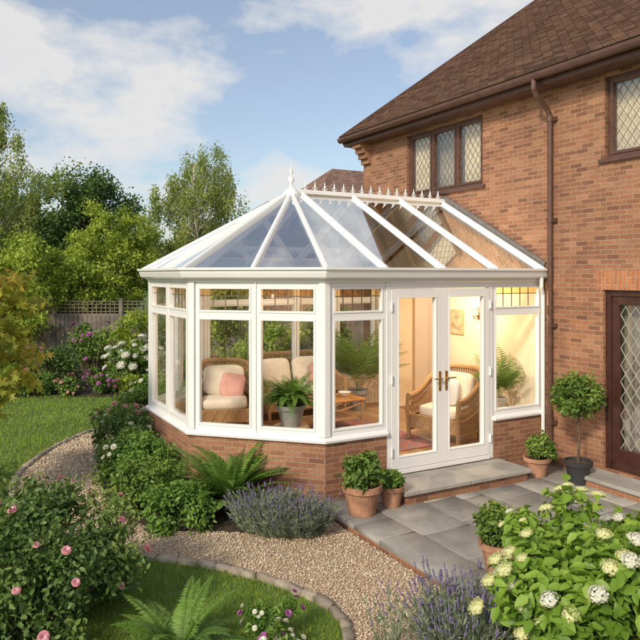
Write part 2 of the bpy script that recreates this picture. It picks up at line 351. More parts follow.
F_pink=roseflower('rose_pink',L_pink); F_white=roseflower('rose_white',L_whitef); F_hw=headflower('head_white',L_whitef,flat=.5); F_hl=headflower('head_lime',L_lime,flat=.4); F_mag=roseflower('bloom_magenta',L_mag)
def fronds(name,n,Ln,mat,parent=None,loc=(0,0,0),pairs=26,pl=.09,pw=.018,el0=(55,80),bend=95,taper='fern',stemw=.004,pd=.1):
    P=[];A=[];B=[];C=[];v=[]
    for i in range(n):
        az=2.399963*i+R.random()*.5; el=math.radians(R.uniform(*el0)); L=Ln*R.uniform(.65,1.1); bd=math.radians(bend*R.uniform(.6,1.15)); p=np.array([math.cos(az),math.sin(az),0])*.02; vv=R.uniform(.2,.8); tw=R.uniform(-.3,.3)
        for k in range(pairs):
            t=k/(pairs-1); e=el-bd*t; h=np.array([math.cos(az+tw*t),math.sin(az+tw*t),0]); d=h*math.cos(e)+np.array([0,0,math.sin(e)]); side=np.array([-h[1],h[0],0]); nn=np.cross(d,side)*-1; 
            if nn[2]<0: nn=-nn
            q=p+d*L/pairs
            P.append(p);A.append((q-p)*1.15);B.append(side*stemw*2);C.append(nn*.001);v.append(.2)
            if t>(.1 if taper=='fern' else .28):
                pr=(math.sin(math.pi*min(1,t*.9+.12))**.6 if taper=='palm' else (1-t)**.75*min(1,t*5+.2))
                for sg in (-1,1):
                    a=norm(side*sg+d*(.35 if taper=='fern' else .9)+np.array([0,0,-pd])+R.normal(size=3)*.06)*pl*pr; w=norm(np.cross(nn,a))
                    P.append(p);A.append(a);B.append(w*pw*(.5+.5*pr));C.append(nn*pl*.1);v.append(vv+R.uniform(-.18,.18)+.15*t)
            p=q
    return inst(name,K4,np.array(P),np.array(A),np.array(B),np.array(C),np.array(v),mat,parent,loc)
def fern(loc,n,Ln,label,group=None,**k):
    root=emp('fern',loc,label,'fern',group); fronds('fronds',n,Ln,L_fern,root,**k); return root
def lavender(loc,r,h,label,n=420,name='lavender',fmat=None,spike=.05,group='lavender bushes',frac=.45,ang=0,sx=1.):
    root=emp(name,loc,label,'lavender',group); m=n
    a=R.uniform(0,2*math.pi,m); u=R.random(m)**.5; base=np.stack([np.cos(a)*u*r*.55*sx,np.sin(a)*u*r*.55,np.zeros(m)],1)
    d=norm(np.stack([np.cos(a)*u*.6*r/h*1.2,np.sin(a)*u*.6*r/h*1.2,np.ones(m)],1)+R.normal(size=(m,3))*.17); L=h*R.uniform(.5,1.12,m)[:,None]
    if ang:
        ca,sa=math.cos(ang),math.sin(ang); base=np.stack([base[:,0]*ca-base[:,1]*sa,base[:,0]*sa+base[:,1]*ca,base[:,2]],1)
    side=norm(np.cross(d,R.normal(size=(m,3)))); nn=np.cross(d,side)
    inst('stems',K4,base,d*L,side*.006,nn*.004,R.random(m),L_lav,root)
    k=m*14; idx=R.integers(0,m,k); t=R.uniform(.05,.82,k)[:,None]; P=base[idx]+d[idx]*L[idx]*t; aa=norm(d[idx]+R.normal(size=(k,3))*.45)
    ss=norm(np.cross(aa,R.normal(size=(k,3)))); inst('foliage',K4,P,aa*.055,ss*.010,np.cross(aa,ss)*.01,R.random(k),L_lav,root)
    sel=R.random(m)<frac; tip=(base+d*L)[sel]; ds=d[sel]; q=6; P=np.concatenate([tip-ds*spike*(j/q) for j in range(q)]); D3=np.tile(ds,(q,1)); S3=norm(np.cross(D3,R.normal(size=D3.shape))); 
    inst('flower_spikes',OCT,P,D3*spike/q*1.5,S3*.014,np.cross(D3,S3)*.014,R.random(len(P)),fmat or L_purple,root)['kind']='stuff'
    return root
# ------------------------------------------------------------ camera, light, world
cam=bpy.data.cameras.new('camera'); co=bpy.data.objects.new('camera',cam); COL.objects.link(co)
co.location=(6.194,-3.504,2.35); co.rotation_euler=(math.pi/2,0,math.radians(60.9)); cam.lens=38.5; cam.sensor_width=36; cam.shift_y=-.0703; cam.clip_end=2000; cam.clip_start=.05
S.camera=co
az=math.radians(150); el=math.radians(33); sd=Vector((math.sin(az)*math.cos(el),math.cos(az)*math.cos(el),math.sin(el)))
sun=bpy.data.lights.new('sun','SUN'); sun.energy=3.1; sun.angle=math.radians(7); sun.color=(1,.88,.70); so=bpy.data.objects.new('sun',sun); COL.objects.link(so); so.rotation_euler=sd.to_track_quat('Z','Y').to_euler()
W=bpy.data.worlds.new('World'); S.world=W; W.use_nodes=True; t=W.node_tree; t.nodes.clear()
sky=t.nodes.new('ShaderNodeTexSky'); sky.sky_type='NISHITA'; sky.sun_disc=False; sky.sun_elevation=el; sky.sun_rotation=az; sky.air_density=1.0; sky.dust_density=1.6; sky.ozone_density=1.0
tc=t.nodes.new('ShaderNodeTexCoord'); mp=t.nodes.new('ShaderNodeMapping'); mp.inputs['Scale'].default_value=(1,1,2.0); mp.inputs['Location'].default_value=(.35,.1,.2); t.links.new(tc.outputs['Generated'],mp.inputs[0])
no=inp(t.nodes.new('ShaderNodeTexNoise'),Scale=5.4,Detail=12.0,Roughness=.57,Distortion=.1); t.links.new(mp.outputs[0],no.inputs['Vector'])
acc=no.outputs['Fac']
for D_,rad,amt in (((-.935,.20,.268),.20,.26),((-.95,.05,.285),.20,.20),((-.92,.26,.20),.10,.12),((-.748,.572,.37),.26,.14),((-.83,.44,.33),.14,.08),((-.86,.42,.14),.14,.08)):
    vs_=t.nodes.new('ShaderNodeVectorMath'); vs_.operation='SUBTRACT'; t.links.new(tc.outputs['Generated'],vs_.inputs[0]); vs_.inputs[1].default_value=D_
    vm=t.nodes.new('ShaderNodeVectorMath'); vm.operation='MULTIPLY'; t.links.new(vs_.outputs[0],vm.inputs[0]); vm.inputs[1].default_value=(1,1,2.2)
    vl=t.nodes.new('ShaderNodeVectorMath'); vl.operation='LENGTH'; t.links.new(vm.outputs[0],vl.inputs[0])
    mr=t.nodes.new('ShaderNodeMapRange'); mr.interpolation_type='SMOOTHSTEP'; t.links.new(vl.outputs['Value'],mr.inputs[0]); mr.inputs[1].default_value=0; mr.inputs[2].default_value=rad; mr.inputs[3].default_value=amt; mr.inputs[4].default_value=0
    ad=t.nodes.new('ShaderNodeMath'); ad.operation='ADD'; t.links.new(acc,ad.inputs[0]); t.links.new(mr.outputs[0],ad.inputs[1]); acc=ad.outputs[0]
rp=ramp(t,[(.50,(.15,.15,.15)),(.68,(.95,.95,.95))]); t.links.new(acc,rp.inputs[0])
cc=ramp(t,[(.55,(1.0,.97,.92)),(.82,(.86,.86,.88))]); t.links.new(acc,cc.inputs[0])
cm=t.nodes.new('ShaderNodeVectorMath'); cm.operation='SCALE'; t.links.new(cc.outputs[0],cm.inputs[0]); cm.inputs['Scale'].default_value=5.8
mx=mixc(t); t.links.new(rp.outputs[0],mx.inputs[0]); t.links.new(sky.outputs[0],mx.inputs[6]); t.links.new(cm.outputs[0],mx.inputs[7])
bg=t.nodes.new('ShaderNodeBackground'); bg.inputs[1].default_value=.15; t.links.new(mx.outputs[2],bg.inputs[0]); ow=t.nodes.new('ShaderNodeOutputWorld'); t.links.new(bg.outputs[0],ow.inputs[0])
S.view_settings.view_transform='Standard'; S.view_settings.look='None'; S.view_settings.exposure=0
# ------------------------------------------------------------ ground
def catmull(P,n=8):
    P=[Vector(p) for p in P]; out=[]
    for i in range(len(P)-1):
        a,b,c,d=P[max(i-1,0)],P[i],P[i+1],P[min(i+2,len(P)-1)]
        for k in range(n):
            s=k/n; out.append(.5*((2*b)+(c-a)*s+(2*a-5*b+4*c-d)*s*s+(3*b-a-3*c+d)*s**3))
    out.append(P[-1]); return [(p.x,p.y) for p in out]
def sheet(name,poly,z,mat):
    vs=[(x,y,z) for x,y in poly]; tr=tessellate_polygon([[Vector(v) for v in vs]]); mb=MB(); mb.add(vs,[tuple(f) for f in tr]); o=mk(name,mb,mat,recalc=False); o['kind']='structure'
mb=MB(); mb.add([(-300,-300,-.1),(300,-300,-.1),(300,300,-.1),(-300,300,-.1)],[(0,1,2,3)]); g=mk('ground',mb,M_groundgrass,recalc=False); g['kind']='structure'
outer=catmull([(3.15,-4.2),(3.1,-2.6),(2.8,-1.6),(2.31,-1.12),(1.86,-1.01),(1.43,-1.12),(.98,-1.35),(.59,-1.645),(.275,-1.944),(-.5,-2.48),(-1.6,-2.80),(-2.81,-2.68),(-3.7,-2.30),(-4.42,-1.84),(-5.02,-1.2),(-5.45,-.3),(-5.75,1.2),(-5.8,3.2)])
inner=catmull([(-5.0,3.2),(-4.8,1.2),(-4.65,-.2),(-4.05,-1.2),(-3.30,-1.60),(-2.42,-1.80),(-1.2,-1.92),(-.35,-1.70),(.117,-1.08),(.42,-.6),(.38,-.1)])
gp=inner+[(6.5,-.1),(6.5,-4.2)]+outer
sheet('gravel_path',gp,-.09,M_gravelbase)
sheet('flower_bed_soil',inner+[(0,-.02),(0,3.1),(-4.9,3.16)],-.082,M_soil)
bedp=[(-10.9,-7),(-9.1,-3.4),(-8.5,-1.62),(-7.6,.05),(-7.3,2),(-7.4,6.5),(-9.6,7.3),(-16.5,-5.4)]
bedc=catmull(bedp[:6])+bedp[6:]
sheet('border_soil',bedc,-.085,M_soil)
SB=(np.array([(-.5,-.5,-1),(.5,-.5,-1),(.5,.5,-1),(-.5,.5,-1),(-.5,-.5,.35),(.5,-.5,.35),(.5,.5,.35),(-.5,.5,.35),(-.488,-.488,.5),(.488,-.488,.5),(.488,.488,.5),(-.488,.488,.5)],float),[(0,1,5,4),(1,2,6,5),(2,3,7,6),(3,0,4,7),(4,5,9,8),(5,6,10,9),(6,7,11,10),(7,4,8,11),(8,9,10,11)])
# rough stone setts along the lawn edge
ST=(SB[0].copy(),SB[1]); ST[0][8:,:2]*=.86
Pe=[];Ae=[];Be=[];Ce=[];acc_=0
pts=[Vector(p) for p in outer]; cum=[0]
for i in range(1,len(pts)): cum.append(cum[-1]+(pts[i]-pts[i-1]).length)
s_=0.
while s_<cum[-1]-.2:
    l_=R.uniform(.11,.20); mid_=s_+l_/2; i=max(j for j in range(len(cum)-1) if cum[j]<=mid_); t_=(mid_-cum[i])/(cum[i+1]-cum[i]); p=pts[i].lerp(pts[i+1],t_); d_=(pts[i+1]-pts[i]).normalized(); a_=R.normal()*.05; d_=Vector((d_.x*math.cos(a_)-d_.y*math.sin(a_),d_.x*math.sin(a_)+d_.y*math.cos(a_)))
    w_=R.uniform(.055,.075); Pe.append([p.x+R.normal()*.004,p.y+R.normal()*.004,-.082+R.normal()*.004]); Ae.append([d_.x*(l_-.008),d_.y*(l_-.008),R.normal()*.004]); Be.append([-d_.y*w_,d_.x*w_,R.normal()*.004]); Ce.append([0,0,.055]); s_+=l_
o=inst('path_edging',ST,np.array(Pe),np.array(Ae),np.array(Be),np.array(Ce),R.random(len(Pe)),M_edge,jit=.0035); o['kind']='structure'
def inpoly(P,poly):
    x,y=P[:,0],P[:,1]; r=np.zeros(len(P),bool); n=len(poly); j=n-1
    for i in range(n):
        xi,yi=poly[i]; xj,yj=poly[j]
        c=((yi>y)!=(yj>y))&(x<(xj-xi)*(y-yi)/((yj-yi)+1e-12)+xi); r^=c; j=i
    return r
def polar(n,d0,d1,amax=34):
    u=R.random(n); d=d0*(d1/d0)**u
    a=math.radians(amax)*R.uniform(-1,1,n); f=np.array([-.8738,.4863]); r=np.array([.4863,.8738])
    P=np.array([6.194,-3.504])+d[:,None]*(np.cos(a)[:,None]*f+np.sin(a)[:,None]*r); return P,d
excl=outer+[(6.5,3.2),(6.5,-4.2)]
P,d=polar(330000,2.9,24); ok=~inpoly(P,excl)&~inpoly(P,bedc); P=P[ok]; d=d[ok]; n=len(P)
P3=np.concatenate([P,np.full((n,1),-.1)],1); A=norm(np.stack([R.normal(size=n)*.45,R.normal(size=n)*.45,np.ones(n)],1))*(R.uniform(.022,.048,n)*np.clip(d/7,1,1.3))[:,None]
sd_=norm(np.cross(A,R.normal(size=(n,3)))); w=(.0045*np.clip(d/4,1,5))[:,None]; pn=np.sin(P[:,0]*2.1)*np.cos(P[:,1]*1.7)*.12
o=inst('lawn',TRI,P3,A,sd_*w,np.cross(norm(A),sd_)*.03,.5+pn+R.uniform(-.35,.35,n),M_grass); o['kind']='structure'
P,d=polar(260000,2.9,14,34); ok=inpoly(P,gp)&(P[:,0]<5.2); P=P[ok]; d=d[ok]; n=len(P)
s=R.uniform(.007,.018,n)*np.clip(d/6,1,2); P3=np.concatenate([P,(-.088+R.uniform(0,.010,n))[:,None]],1)
A=norm(R.normal(size=(n,3))*np.array([1,1,.25])); B=norm(np.cross(A,np.array([0,0,1.])+R.normal(size=(n,3))*.3)); C=np.cross(A,B)
o=inst('gravel_stones',OCT,P3,A*(s*1.35)[:,None],B*s[:,None],C*(s*.8)[:,None],R.random(n),M_pebble,smooth=False,jit=.0011); o['kind']='stuff'; 
# ------------------------------------------------------------ patio
mb=MB(); mb.box(.05,6.5,-.07,3.165,-.12,-.012,1)
y=-.1
widths=[.42,.56,.42,.3,.56,.42,.56]
i=0
P_=[];A_=[];B_=[];C_=[];v_=[]
while y<3.12:
    h=min(widths[i%7],3.16-y); x=.03-R.random()*.3
    while x<6.4:
        w=float(R.choice([.42,.6,.75,.9])); x0=max(x,.03); x1=min(x+w,6.5)
        if x1-x0>.05:
            P_.append([(x0+x1)/2,y+h/2,-.015+R.normal()*.0014]); A_.append([(x1-x0)-.014,0,R.normal()*.002]); B_.append([0,h-.014,R.normal()*.002]); C_.append([0,0,.03]); v_.append(R.random())
        x+=w
    y+=h; i+=1
o=inst('patio_paving',SB,np.array(P_),np.array(A_),np.array(B_),np.array(C_),np.array(v_),M_slab); o['kind']='structure'
base=mk('patio_base',mb,[M_brick,M_mortar]); base['kind']='structure'
mb=MB(); mb.box(.04,6.5,-.085,-.0705,-.12,-.046); o=mk('patio_brick_edge',mb,M_brick); o['kind']='structure'
# ------------------------------------------------------------ house
WY=3.17
house=emp('brick_house',(0,WY,0),'two storey red brick house with brown tiled roof and leaded windows','house')
def gridwall(mb,x0,x1,z0,z1,ops,yo,yi,mi=0):
    xs=sorted({x0,x1,*[o[0] for o in ops],*[o[1] for o in ops]}); zs=sorted({z0,z1,*[o[2] for o in ops],*[o[3] for o in ops]})
    isop=lambda a,b:any(o[0]<=a<o[1] and o[2]<=b<o[3] for o in ops)
    for i in range(len(xs)-1):
        for j in range(len(zs)-1):
            if isop(xs[i]+1e-5,zs[j]+1e-5): continue
            for y,r in ((yo,0),(yi,1)):
                q=[(xs[i],y,zs[j]),(xs[i+1],y,zs[j]),(xs[i+1],y,zs[j+1]),(xs[i],y,zs[j+1])]
                mb.add(q[::-1] if r else q,[(0,1,2,3)],mi)
    for a,b,c,d in ops:
        mb.add([(a,yo,c),(a,yi,c),(a,yi,d),(a,yo,d)],[(3,2,1,0)],mi); mb.add([(b,yo,c),(b,yi,c),(b,yi,d),(b,yo,d)],[(0,1,2,3)],mi)
        mb.add([(a,yo,c),(b,yo,c),(b,yi,c),(a,yi,c)],[(0,1,2,3)],mi); mb.add([(a,yo,d),(b,yo,d),(b,yi,d),(a,yi,d)],[(3,2,1,0)],mi)
W1=(-2.88,-1.10,3.62,4.62); W2=(.92,2.3,3.68,4.62); DR=(.9,1.95,.13,2.18); IO=(-3.15,-2.15,.16,2.2)
mb=MB(); gridwall(mb,-4.18,6.5,-.12,4.80,[W1,W2,DR,IO],WY,WY+.3)
mb.add([(-4.18,WY,-.12),(-4.18,13,-.12),(-4.18,13,4.8),(-4.18,8.87,8.95),(-4.18,WY,4.8)],[(4,3,2,1,0)])
mb.add([(6.5,WY,-.12),(6.5,13,-.12),(6.5,13,4.8),(6.5,8.87,8.95),(6.5,WY,4.8)],[(0,1,2,3,4)])
mb.add([(-4.18,13,-.12),(6.5,13,-.12),(6.5,13,4.8),(-4.18,13,4.8)],[(3,2,1,0)])
mk('wall',mb,M_brick,house,recalc=False)
mb=MB()
for k in range(4): mb.box(-4.18,-3.93,WY-.06*(k+1),WY-.002,4.32+.09*k,4.41+.09*k-.001)
mk('corbel',mb,M_brick,house)
mb=MB(); mb.box(.80,2.05,WY-.004,WY+.02,2.18,2.40)
mk('door_arch',mb,M_soldier,house)
# roof tile courses
pitch=math.radians(35); ey,ez=2.86,4.84; X0,X1=-4.42,6.8; nrow=73; mb=MB(); cp,sp=math.cos(pitch),math.sin(pitch)
for side in (0,1):
    f=(lambda s,l:(ey+s*cp-l*sp, ez+s*sp+l*cp)) if side==0 else (lambda s,l:(2*8.86-(ey+s*cp-l*sp), ez+s*sp+l*cp))
    for i in range(nrow):
        s0=i*.1; s1=s0+.103; a=f(s0,.03+.004*math.sin(i*2.3)); b=f(s1,.008); c=f(s0,.005)
        nx=68; xs=np.linspace(X0,X1,nx+1)
        for k in range(nx):
            j0=R.normal()*.0022
            mb.add([(xs[k],a[0],a[1]+j0),(xs[k+1],a[0],a[1]+j0),(xs[k+1],b[0],b[1]),(xs[k],b[0],b[1])],[(0,1,2,3) if side==0 else (3,2,1,0)])
        mb.add([(X0,c[0],c[1]),(X1,c[0],c[1]),(X1,a[0],a[1]),(X0,a[0],a[1])],[(0,1,2,3)])
    e0=f(0,-.02);e1=f(7.33,-.02); mb.add([(X0,*e0),(X1,*e0),(X1,*e1),(X0,*e1)],[(0,1,2,3)])
roof=mk('roof',mb,M_tile,house,recalc=False,uvf=lambda c:(c.x,(c.y-ey)/cp+.003 if c.y<8.86 else (2*8.86-c.y-ey)/cp))
mb=MB()
for x in np.arange(X0,X1,.33): mb.tube([(x,8.86,ez+4.21),(x+.32,8.86,ez+4.21)],[.12,.11],10)
mk('ridge_tiles',mb,M_tile,roof)
mb=MB()
for s in (0,1):
    a=Vector((X0-.012,ey,ez-.08)); b=Vector((X0-.012,8.86,ez+6*math.tan(pitch)-.08))
    if s: a.y=2*8.86-a.y
    mb.beam(a,b,.03,.2)
mb.box(X0,X1,2.90,2.925,4.66,4.83); mb.box(X0,X1,2.925,WY-.002,4.66,4.68)
mk('fascia',mb,M_brown,house)
prof=[(-.055,4.80),(-.05,4.765),(-.03,4.74),(0,4.73),(.03,4.74),(.05,4.765),(.055,4.80),(.062,4.80),(.058,4.76),(.035,4.73),(0,4.718),(-.035,4.73),(-.058,4.76),(-.062,4.80)]
mb=MB(); mb.sweep([(X0-.02,2.83),(X1,2.83)],prof); mk('gutter',mb,M_brown,house,smooth=False)
mb=MB(); px=.17
mb.tube([(px,2.83,4.74),(px,2.83,4.62),(px,2.88,4.54),(px,3.06,4.40),(px,3.11,4.32),(px,3.11,.05)],.034,12)
for z in (4.25,3.0,1.7,.5): mb.tube([(px,3.11,z),(px,3.11,z+.06)],.043,12); mb.box(px-.07,px+.07,3.13,3.168,z+.005,z+.055)
mk('downpipe',mb,M_brown,house,smooth=False)
mb=MB(); mb.tube([(-.9,8.9,8.9),(-.9,8.9,10.4)],.02,6)
for i in range(7): mb.tube([(-.9+.0,8.5+.13*i,10.2),(-.55,8.5+.13*i,10.2)],.006,5)
mb.tube([(-.9,8.4,10.2),(-.9,9.4,10.2)],.01,5); mk('aerial',mb,M_lead,house)
def curtain(mb,x0,x1,y,z0,z1,amp=.02,folds=10):
    n=folds*8; 
    for i in range(n):
        a=x0+(x1-x0)*i/n; b=x0+(x1-x0)*(i+1)/n; ya=y+amp*math.sin(i*2*math.pi/8); yb=y+amp*math.sin((i+1)*2*math.pi/8)
        mb.add([(a,ya,z0),(b,yb,z0),(b,yb,z1),(a,ya,z1)],[(0,1,2,3)])
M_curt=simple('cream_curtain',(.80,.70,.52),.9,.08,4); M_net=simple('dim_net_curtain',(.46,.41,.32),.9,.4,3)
def lattice(mb,x0,x1,z0,z1,y,dx=.11,dz=.15,w=.006):
    m=dz/dx
    for sg in (1,-1):
        for k in range(-60,61):
            pts=[]
            for x in (x0,x1):
                z=z0+sg*m*(x-x0)+k*dz*1.0
                if z0<=z<=z1: pts.append((x,z))
            for z in (z0,z1):
                x=x0+(z-z0-k*dz)/(sg*m)
                if x0<x<x1: pts.append((x,z))
            if len(pts)>=2: mb.beam((pts[0][0],y+(.001 if sg>0 else -.001),pts[0][1]),(pts[1][0],y+(.001 if sg>0 else -.001),pts[1][1]),.004,w,up=(0,0,1))
def hwindow(op,nl):
    a,b,c,d=op; fr=MB(); w=(b-a-.06)/nl
    fr.box(a,b,WY+.05,WY+.12,c,c+.05); fr.box(a,b,WY+.05,WY+.12,d-.05,d); 
    fr.box(a,a+.05,WY+.05,WY+.12,c+.05,d-.05); fr.box(b-.05,b,WY+.05,WY+.12,c+.05,d-.05)
    for i in range(1,nl): fr.box(a+.03+w*i-.022,a+.03+w*i+.022,WY+.05,WY+.12,c+.05,d-.05)
    pn=MB(); le=MB()
    for i in range(nl):
        u0=a+.03+w*i+.02; u1=a+.03+w*(i+1)-.02
        for q in ((u0,u0+.032,c+.05,d-.05),(u1-.032,u1,c+.05,d-.05),(u0+.032,u1-.032,c+.05,c+.082),(u0+.032,u1-.032,d-.082,d-.05)): fr.box(q[0],q[1],WY+.038,WY+.10,q[2],q[3])
        pn.add([(u0+.02,WY+.075,c+.07),(u1-.02,WY+.075,c+.07),(u1-.02,WY+.075,d-.07),(u0+.02,WY+.075,d-.07)],[(0,1,2,3)])
        lattice(le,u0+.032,u1-.032,c+.082,d-.082,WY+.071)
    win=mk('window',fr,M_brown,house); mk('pane',pn,M_darkglass,win); mk('leading',le,M_lead,win)
    s=MB(); s.box(a-.06,b+.06,WY-.04,WY+.049,c-.045,c-.001); mk('sill',s,M_brown,win)
    for x0,x1 in ((a,a+(b-a)*.34),(a+(b-a)*.70,b)):
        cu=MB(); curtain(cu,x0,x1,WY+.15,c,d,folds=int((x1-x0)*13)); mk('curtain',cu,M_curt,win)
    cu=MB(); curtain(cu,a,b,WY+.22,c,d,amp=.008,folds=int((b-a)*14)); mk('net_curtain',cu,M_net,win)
hwindow(W1,3); hwindow(W2,2)
a,b,c,d=DR; fr=MB()
fr.box(a,a+.07,WY+.04,WY+.14,c,d); fr.box(b-.07,b,WY+.04,WY+.14,c,d); fr.box(a+.07,b-.07,WY+.04,WY+.14,d-.07,d)
fr.box(a+.07,a+.17,WY+.06,WY+.11,c,d-.07); fr.box(b-.17,b-.07,WY+.06,WY+.11,c,d-.07); fr.box(a+.17,b-.17,WY+.06,WY+.11,c,c+.25); fr.box(a+.17,b-.17,WY+.06,WY+.11,d-.17,d-.07)
dr=mk('door',fr,M_redbrown,house,bevel=.004); le=MB(); lattice(le,a+.17,b-.17,c+.25,d-.17,WY+.081,.13,.19,.009); mk('leading',le,M_leadlight,dr)
pn=MB(); pn.add([(a+.17,WY+.086,c+.25),(b-.17,WY+.086,c+.25),(b-.17,WY+.086,d-.17),(a+.17,WY+.086,d-.17)],[(0,1,2,3)]); mk('pane',pn,M_darkglass,dr)
ha=MB(); ha.box(b-.135,b-.105,WY+.05,WY+.059,1.0,1.2); ha.tube([(b-.12,WY+.05,1.1),(b-.12,WY+.01,1.1),(b-.22,WY+.0,1.1)],.01,8); mk('handle',ha,M_brass,dr)
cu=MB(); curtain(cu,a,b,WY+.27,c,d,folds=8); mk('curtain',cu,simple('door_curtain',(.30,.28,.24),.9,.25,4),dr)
# lounge room seen through the opening
mb=MB(); mb.add([(-4.1,WY+.305,.155),(-.6,WY+.305,.155),(-.6,7.2,.155),(-4.1,7.2,.155)],[(0,1,2,3)],1)
mb.add([(-4.1,7.2,.15),(-.6,7.2,.15),(-.6,7.2,2.6),(-4.1,7.2,2.6)],[(0,1,2,3)]); mb.add([(-4.1,WY+.305,.15),(-4.1,7.2,.15),(-4.1,7.2,2.6),(-4.1,WY+.305,2.6)],[(0,1,2,3)])
mb.add([(-.6,WY+.305,.15),(-.6,7.2,.15),(-.6,7.2,2.6),(-.6,WY+.305,2.6)],[(0,1,2,3)]); mb.add([(-4.1,WY+.305,2.6),(-.6,WY+.305,2.6),(-.6,7.2,2.6),(-4.1,7.2,2.6)],[(0,1,2,3)])
mb.add([(-4.1,WY+.301,.15),(-3.16,WY+.301,.15),(-3.16,WY+.301,2.6),(-4.1,WY+.301,2.6)],[(0,1,2,3)])
for xx in (-3.148,-2.152): mb.add([(xx,WY,.16),(xx,WY+.3,.16),(xx,WY+.3,2.2),(xx,WY,2.2)],[(0,1,2,3)])
mk('interior_room',mb,[M_cream,M_wood],house,recalc=False)
mb=MB(); mb.box(-4.095,-4.07,4.3,5.15,.16,2.15); mb.box(-4.095,-4.05,4.22,4.3,.16,2.22); mb.box(-4.095,-4.05,5.15,5.23,.16,2.22); mb.box(-4.095,-4.05,4.3,5.15,2.15,2.22); mk('interior_door',mb,M_white,house)
mb2=MB(); 
def plast(x0,x1,z0):
    f=lambda x:2.34+(1-abs(x+1.91)/1.91)*1.0
    mb2.add([(x0,WY-.005,z0),(x1,WY-.005,z0),(x1,WY-.005,f(x1)),(x0,WY-.005,f(x0))],[(0,1,2,3)])
plast(-3.8,-3.15,.165); plast(-3.15,-2.15,2.2); plast(-2.15,-1.91,.165); plast(-1.91,-.02,.165)
mk('plaster',mb2,M_cream,house,recalc=False)
mb=MB(); mb.box(-3.22,-3.15,WY-.03,WY-.006,.165,2.27); mb.box(-2.15,-2.08,WY-.03,WY-.006,.165,2.27); mb.box(-3.15,-2.15,WY-.03,WY-.006,2.2,2.27); mk('door_casing',mb,M_white,house)
st=emp('doorstep',(1.4,2.9,0),'low grey slab step with brick riser under mahogany door','step'); mb=MB(); mb.box(.78,2.1,2.80,WY-.004,-.01,.07); mk('riser',mb,M_brick,st); mb=MB(); mb.box(.75,2.13,2.77,WY-.004,.071,.115); mk('tread',mb,M_step,st,bevel=.008)
# ------------------------------------------------------------ conservatory
cons=emp('conservatory',(-1.9,1,0),'white Victorian conservatory with glass roof on low brick wall','conservatory')
PL=[(0,WY-.002),(0,0),(-1.09,-1.09),(-2.73,-1.09),(-3.82,0),(-3.82,WY-.002)]
q=.7071; FR=[((0,0),(0,1),(1,0)),((0,0),(-q,-q),(q,-q)),((-1.09,-1.09),(-1,0),(0,-1)),((-2.73,-1.09),(-q,q),(-q,-q)),((-3.82,0),(0,1),(-1,0))]
DY0,DY1=.77,2.32
polyA=[(0,WY-.002),(0,DY1)]; polyB=[(0,DY0)]+PL[1:]
mb=MB()
for pl in (polyA,polyB): mb.sweep(pl,[(.015,-.12),(.015,.60),(-.2,.60),(-.2,-.12)])
mk('dwarf_wall',mb,M_brick,cons)
mb=MB()
for pl in (polyA,polyB): mb.sweep(pl,[(-.203,.162),(-.203,.598),(-.212,.598),(-.212,.162)])
mk('inner_plaster',mb,M_cream,cons)
mb=MB()
for pl in (polyA,polyB): mb.sweep(pl,[(.05,.602),(.055,.625),(.04,.645),(.0,.66),(-.22,.66),(-.22,.602)])
mk('sill',mb,M_white,cons)
mb=MB(); vs=[(x,y,.158) for x,y in [(-.01,WY-.01),(-.01,.0),(-1.09,-1.07),(-2.73,-1.07),(-3.80,0),(-3.80,WY-.01)]]; mb.add(vs,[tuple(range(6))[::-1]]); mb.box(-.2,0.01,DY0,DY1,-.1,.15)
mk('floor',mb,M_wood,cons)
for (x,y) in PL[1:5]:
    mb=MB(); i=PL.index((x,y)); 
    prof=[(.02,.66),(.02,2.27),(-.08,2.27),(-.08,.66)]
    a=Vector((x,y)); pa=Vector(PL[i-1]); pb=Vector(PL[i+1]); A=a+(pa-a).normalized()*.06; B=a+(pb-a).normalized()*.06
    mb.sweep([tuple(A),(x,y),tuple(B)],prof); mk('corner_post',mb,M_white,cons,bevel=.006)
def cwindow(fr,s0,s1,z0=.66,z1=2.27):
    m=MB(); w=.035; B=lambda *a:m.fbox(fr,*a)
    B(s0,s1,-.065,0,z0,z0+.05);B(s0,s1,-.065,0,z1-.05,z1);B(s0,s0+w,-.065,0,z0+.05,z1-.05);B(s1-w,s1,-.065,0,z0+.05,z1-.05);B(s0+w,s1-w,-.065,0,1.885,1.945)
    for (a,b) in ((z0+.05,1.885),(1.945,z1-.05)):
        e=.022; B(s0+w,s0+w+e,-.05,.008,a,b);B(s1-w-e,s1-w,-.05,.008,a,b);B(s0+w+e,s1-w-e,-.05,.008,a,a+e);B(s0+w+e,s1-w-e,-.05,.008,b-e,b)
    win=mk('window',m,M_white,cons,bevel=.0025,bseg=1)
    p=MB(); (px_,py_),(tx,ty),(nx,ny)=fr
    for a,b,mi in ((z0+.05,1.885,0),(1.945,z1-.147,0),(z1-.147,z1-.05,1)):
        Q=lambda s,z:(px_+tx*s-nx*.03,py_+ty*s-ny*.03,z); p.add([Q(s0+w,a),Q(s1-w,a),Q(s1-w,b),Q(s0+w,b)],[(0,1,2,3)],mi)
    mk('pane',p,[M_glass,M_amberglass],win,recalc=False)
    l=MB(); u0=s0+w+.022;u1=s1-w-.022;za=1.967;zb=z1-.072; n=max(2,round((u1-u0)/.13))
    for i in range(1,n): u=u0+(u1-u0)*i/n; l.fbox(fr,u-.0048,u+.0048,-.034,-.026,za,zb)
    l.fbox(fr,u0,u1,-.035,-.025,zb-.075-.0048,zb-.075+.0048)
    mk('leading',l,M_amber,win)
cwindow(FR[0],.065,DY0-.004); cwindow(FR[0],DY1+.004,WY-.03)
for f,Lg in ((FR[1],1.5415),(FR[2],1.64),(FR[3],1.5415)):
    cwindow(f,.065,Lg/2-.012); cwindow(f,Lg/2+.012,Lg-.065)
